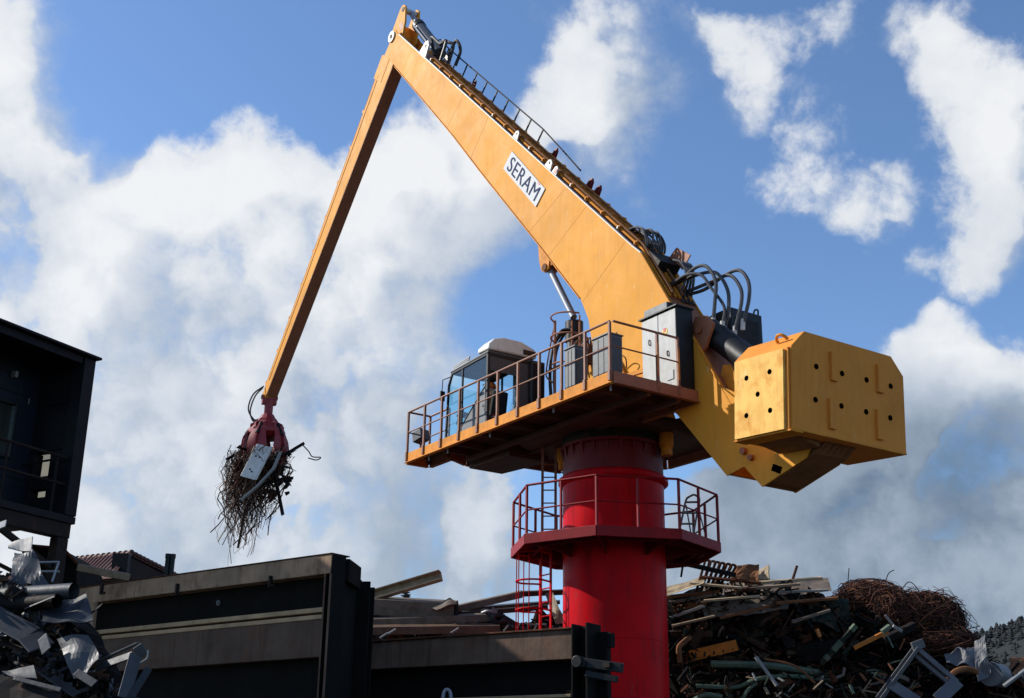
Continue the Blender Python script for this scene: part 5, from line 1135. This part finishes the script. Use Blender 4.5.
crumple('grey_sheet', 'crumpled grey plastic sheet right of the wire bundles', 'plastic_grey', [(944,652,31),(976,640,30.8),(978,666,30.3),(946,662,30.5)], .28, 10, 8, .012, seed=3)
crumple('grey_sheet', 'hanging grey plastic sheet at the right end of the heap', 'plastic_grey', [(974,642,30.7),(986,637,30.6),(990,670,30.1),(977,680,30.1)], .25, 7, 10, .012, seed=5)
piece('pipe', 'curved_plate', 'curved rusty hoop in front of the grey plastic sheet', 'rust_light', [(948,680,30),(955,672,30),(966,669,30),(978,672,30)], .07)
piece('pipe', 'round_drum', 'grey round drum end at the right end of the heap', 'plastic_grey', [(990,674,30.4),(1000,676,31.2)], .28, cat='drum', n=18)
piece('bar', 'grey_strip', 'grey strip leaning at the right picture edge', 'zinc', [(1004,686,30),(1028,668,30)], .10, .06)
crumple('rusty_sheet', 'rusty sheet at the far right end of the heap', 'rust_light', [(1010,662,33),(1040,652,33),(1042,676,32.4),(1012,674,32.4)], .2, 6, 6, seed=8)
sr = random.Random(11)
GROUPS = (('green_offcut','scrap_green','short green painted bar among the offcuts at the right heap front','green offcuts at the right heap front',9),
          ('tan_offcut','scrap_tan','short tan bar among the offcuts at the right heap front','tan offcuts at the right heap front',6),
          ('white_chip','scrap_white','small white chip among the offcuts at the right heap foot','white chips at the right heap foot',6),
          ('rusty_offcut','rust_light','short rusty bar among the offcuts at the right heap front','rusty offcuts at the right heap front',6))
for nm, mt, lb, gp, cnt in GROUPS:
    for i in range(cnt):
        x, y = sr.uniform(835,915), sr.uniform(640,694)
        if nm == 'white_chip' or sr.random() < .3: x, y = sr.uniform(740,880), sr.uniform(676,696)
        an = sr.uniform(-1.2,1.2); l_ = sr.uniform(3,8); dp = sr.uniform(30.3,30.9)
        piece('bar', nm, lb, mt, [(x-l_*math.cos(an),y-l_*math.sin(an),dp),(x+l_*math.cos(an),y+l_*math.sin(an),dp-.1)], sr.uniform(.03,.09), .03, gp)
for i in range(14):
    x, y = sr.uniform(690,800), sr.uniform(610,650); an = sr.uniform(-1.3,1.3); l_ = sr.uniform(8,22)
    piece('bar', 'dark_beam', 'dark beam buried in the shaded middle of the right heap', sr.choice(('steel_black','scrap_green_dark','scrap_brown')), [(x-l_*math.cos(an),y-l_*math.sin(an),31.8),(x+l_*math.cos(an),y+l_*math.sin(an),31.5)], sr.uniform(.1,.3), sr.uniform(.08,.25), 'dark beams in the right heap')

# ---- centre heap behind the lower wall
piece('channel', 'steel_beam', 'pale steel beam slanting up into the sky beside the left wall', 'board_pale', [(360,601,31),(442,576.5,30.6)], .24, .20, cat='beam', up=(0,-1,.2))
o = piece('bar', 'steel_beam', 'thick grey box beam lying under the slanting beam', 'scrap_taupe', [(350,604,31),(456,610,30.6)], .5, .38, cat='beam')
k = MB(); k.obox(at(457,610,30.58), (.03,0,0), (0,.22,0), (0,0,.16)); k.build('open_end', 'black_steel', o)
crumple('torn_flap', 'torn metal flap on top of the thick box beam', 'scrap_taupe', [(430,606,30.4),(450,599,30.4),(458,606,30.2),(436,608,30.2)], .1, 5, 4)
for P, mt, wd, hh, lb in (([(360,622,30.6),(490,617,30.4)],'scrap_taupe',.3,.16,'long brown beam stacked directly below the thick box beam'), ([(360,630,30.2),(500,628,30.1)],'wall_steel',.34,.18,'lowest long brown beam just above the lower wall'),
        ([(455,609,31),(522,594,30.8)],'scrap_taupe',.22,.16,'pointed brown plank rising towards the caged ladder'), ([(518,594,30.9),(565,592,31)],'scrap_brown',.16,.12,'level brown plank behind the caged ladder'), ([(450,610,31.4),(560,602,31.2)],'steel_grey',.2,.08,'thin grey strip behind the pointed plank'),
        ([(440,616,31),(548,607,30.9)],'scrap_brown',.2,.1,'brown strip below the thin grey strip')):
    piece('bar', 'steel_plank', lb, mt, [P[0],P[1]], wd, hh, cat='beam')
crumple('curved_sheet', 'curved pale sheet leaning against the red column', 'scrap_tan', [(543,590,30.9),(552,592,30.8),(566,622,30.3),(556,624,30.4)], .12, 5, 8, .03, seed=4)
k = MB(); c = at(499,620,30.3)
for j in range(9): k.tube([c+Vector((math.cos(t+j)*(.12+.035*j)*(1+.15*math.sin(3*t+j)), .05*j-.2, math.sin(t+j*.7)*(.08+.02*j)+.03*math.sin(j*2))) for t in [i*.35 for i in range(19)]], .05, 6)
tag(k.build('rubber_hose', 'rubber', smooth=True), 'dark coil of thick hose behind the lower wall', 'hose')
k = MB(); k.tube(smoothpath([at(482,613,30), at(488,611,29.9), at(497,612,29.9), at(492,608,29.9)],4), .035, 6); tag(k.build('bright_scrap', 'zinc'), 'small bright metal bit on the dark hose coil', 'scrap')
for i, (x,y) in enumerate(((392,632),(455,631),(384,636))):
    piece('bar', 'bright_scrap', ['small bright chip behind the lower wall near the left wall','small bright hooked chip in the middle above the lower wall','small bright chip lowest beside the left wall'][i], 'zinc', [(x-4,y+2,29.8),(x+4,y-3,29.8)], .05, .04)
for i in range(10):
    x = 505+6*i; piece('bar', 'grey_chip', 'small grey chip in the row behind the right end of the lower wall', 'steel_grey', [(x,631,29.8),(x+sr.uniform(-3,5),631-sr.uniform(3,8),29.6)], .10, .05, 'grey chips behind the lower wall')

# ---- left heap, near pieces in shade
crumple('hood_panel', 'large bent pale grey panel at the top of the left heap', 'steel_grey', [(10,552,11.9),(30,549,11.8),(53,588,11.4),(18,592,11.5)], .16, 9, 9, .008, seed=12)
crumple('torn_bracket', 'white perforated torn bracket on top of the left heap', 'scrap_white', [(8,545,11.6),(32,535,11.5),(31,552,11.4),(9,549,11.5)], .05, 6, 6, .012, seed=2)
piece('hollow', 'steel_pipe', 'thick grey pipe lying level in the left heap', 'steel_grey', [(-20,597,11.3),(74,591,10.9)], .07, cat='pipe')
piece('hollow', 'steel_pipe', 'dark pipe directly below the thick grey pipe', 'steel_black', [(-10,606,11.2),(57,601,10.8)], .06, cat='pipe')
crumple('blue_sheet', 'crumpled blue grey sheet below the pipes of the left heap', 'steel_blue', [(40,597,11.2),(84,593,11.0),(93,622,10.6),(45,627,10.7)], .12, 10, 8, .008, seed=7)
piece('bar', 'folded_strip', 'broad blue grey strip bent down at the left edge', 'steel_blue', [(-12,612,10.9),(30,635,10.7),(42,648,10.6)], .22, .015, cat='sheet metal', up=(.3,-.8,.6))
piece('bar', 'folded_strip', 'pale upturned end of the broad blue strip', 'steel_grey', [(40,648,10.58),(49,640,10.55)], .16, .012, cat='sheet metal', up=(.3,-.8,.6))
crumple('crushed_hood', 'crushed grey hood in the middle of the left heap', 'steel_grey', [(62,645,10.7),(86,638,10.6),(100,662,10.3),(70,676,10.4)], .13, 9, 8, .008, seed=21)
piece('bar', 'bent_strip', 'long thin strip pointing right from the left heap', 'steel_grey', [(96,662,10.6),(138,643,10.4)], .035, .02)
piece('bar', 'bent_strip', 'flat blue strip below the long thin strip of the left heap', 'steel_blue', [(96,668,10.5),(132,655,10.3)], .07, .015, up=(0,-.9,.4))
piece('bar', 'bent_strip', 'pale folded strip hanging at the right end of the left heap', 'steel_grey', [(145,648,10.2),(136,654,10.2),(124,698,10.1)], .10, .014, up=(.4,-.9,0))
piece('bar', 'bent_strip', 'dark strip leaning right of the pale folded strip', 'steel_blue', [(149,668,10.2),(128,702,10.1)], .06, .012, up=(.4,-.9,0))
piece('pipe', 'curled_wire', 'small curled bright wire at the tip of the pale folded strip', 'zinc', [(140,663,10.15),(147,658,10.15),(148,650,10.15)], .006, cat='wire')
crumple('flat_sheet', 'dark flat sheet edge at the bottom left corner', 'steel_black', [(-15,672,10.4),(62,690,10.2),(60,720,10.1),(-15,720,10.2)], .05, 6, 4, seed=9)
crumple('flat_sheet', 'blue triangle of sheet above the bottom left sheet', 'steel_blue', [(2,672,10.6),(34,667,10.5),(38,682,10.3),(16,678,10.4)], .05, 5, 4, seed=10)
piece('bar', 'bent_strip', 'blue strip sloping down at the foot of the left heap', 'steel_blue', [(76,672,10.4),(95,684,10.3)], .07, .012, up=(0,-.9,.4))
piece('bar', 'bent_strip', 'thin edge strip along the bottom left sheet', 'steel_blue', [(14,678,10.3),(61,690,10.15)], .04, .012, up=(0,-.9,.4))
wf = piece('pipe', 'tubular_stand', 'thin white tubular stand standing behind the left heap', 'zinc', [(36,562.5,13.6),(59,562,13.5)], .012, cat='stand')
for P in (([(59,562,13.5),(52,582,13.4)]), ([(40,571.5,13.6),(59,571.5,13.5)])):
    k = MB(); k.tube([at(*P[0]), at(*P[1])], .012, 6); k.build('frame_tube', 'zinc', wf)
crumple('white_scrap', 'small bright scrap at the left edge under the stilts', 'zinc', [(-2,523,12.2),(6,520,12.2),(5,527,12.1),(0,529,12.1)], .03, 4, 4, seed=14)
for i in range(10):
    x, y = sr.uniform(0,95), sr.uniform(600,690); an = sr.uniform(-.8,.8); l_ = sr.uniform(8,20)
    piece('bar', 'steel_strip', 'narrow shaded steel strip jammed in the lower left heap', sr.choice(('steel_blue','steel_grey','steel_black')), [(x-l_*math.cos(an),y-l_*math.sin(an),10.9),(x+l_*math.cos(an),y+l_*math.sin(an),10.7)], sr.uniform(.02,.08), .012, 'steel strips in the left heap', up=(0,-.8,.6))

# ================================================================== wooded hill far right, lone tree tip
hr2 = random.Random(31); HD = 1000
def hz(x, y): return 122 + 150*(1/(1+math.exp(-(x-620)/170))) - 62*(1/(1+math.exp((x-330)/55))) if False else 0
crest = interp([(-1400,40),(-300,55),(200,70),(300,92),(345,114),(360,124),(372,130),(392,138),(440,150),(700,190),(1200,240),(2000,200)])
q = MB(); nx, ny = 90, 12
for i in range(nx+1):
    x = -1400+3400*i/nx
    for j in range(ny+1):
        t = j/ny; f_ = math.sin(min(1,t*1.6)*math.pi/2) if t < .625 else 1-(t-.625)*1.2
        q.v.append((x, HD-30-430+720*t, max(0,(crest(x)-9)*f_ + 5*noise.noise((x*.01,t*3,1)) if 0 < j < ny else 0)))
q.f = [(i*(ny+1)+j,(i+1)*(ny+1)+j,(i+1)*(ny+1)+j+1,i*(ny+1)+j+1) for i in range(nx) for j in range(ny)]; q.m = [0]*len(q.f)
tag(q.build('hill', 'hill_ground', smooth=True), 'wooded hill', kind='structure')
def conifer(q, x, y, z, h, r, rr):
    for k in range(4):
        z0 = z+h*(.08+.23*k); z1 = z+h*min(1,.42+.22*k); rk = r*(1-.22*k); n_ = 6; a0 = rr.uniform(0,6.28); o = len(q.v)
        q.v += [(x+rk*rr.uniform(.7,1.2)*math.cos(a0+6.283*i/n_), y+rk*math.sin(a0+6.283*i/n_), z0-rr.uniform(0,.06)*h) for i in range(n_)]+[(x,y,z1)]
        q.f += [(o+i,o+(i+1)%n_,o+n_) for i in range(n_)]; q.m += [q.mi]*n_
q = MB()
for i in range(12000):
    t = hr2.random(); x = hr2.uniform(150,1100); f_ = math.sin(min(1,t*1.6)*math.pi/2)
    if t > .66: continue
    y = HD-30-430+720*t; conifer(q, x, y, max(0,(crest(x)-9)*f_)-1, hr2.uniform(4,8), hr2.uniform(3,5.5), hr2)
tag(q.build('forest', 'foliage_far'), 'dark conifer wood covering the far hill at the right edge', 'forest', kind='stuff')
tp = at(406,588,170); tr = empty('conifer_tree', (tp.x,tp.y,0), 0, 'tiny dark treetop showing between the left wall and the slanting beam', 'tree')
q = MB(); q.tube([(0,0,0),(0,0,tp.z*.97)], .3, 8, .05); q.build('trunk', 'bark', tr)
q = MB(); r6 = random.Random(2)
for i in range(260):
    t = r6.random()**.6; z = tp.z*(.25+.75*t); rd = .3+3.2*(1-t)+.25; a_ = r6.uniform(0,6.28); c = Vector((math.cos(a_),math.sin(a_),-.25))*rd
    q.tube([(0,0,z), tuple(c*.6+Vector((0,0,z))), tuple(c+Vector((0,0,z+.15)))], .16, 4, .04)
q.build('crown', 'foliage_far', tr)
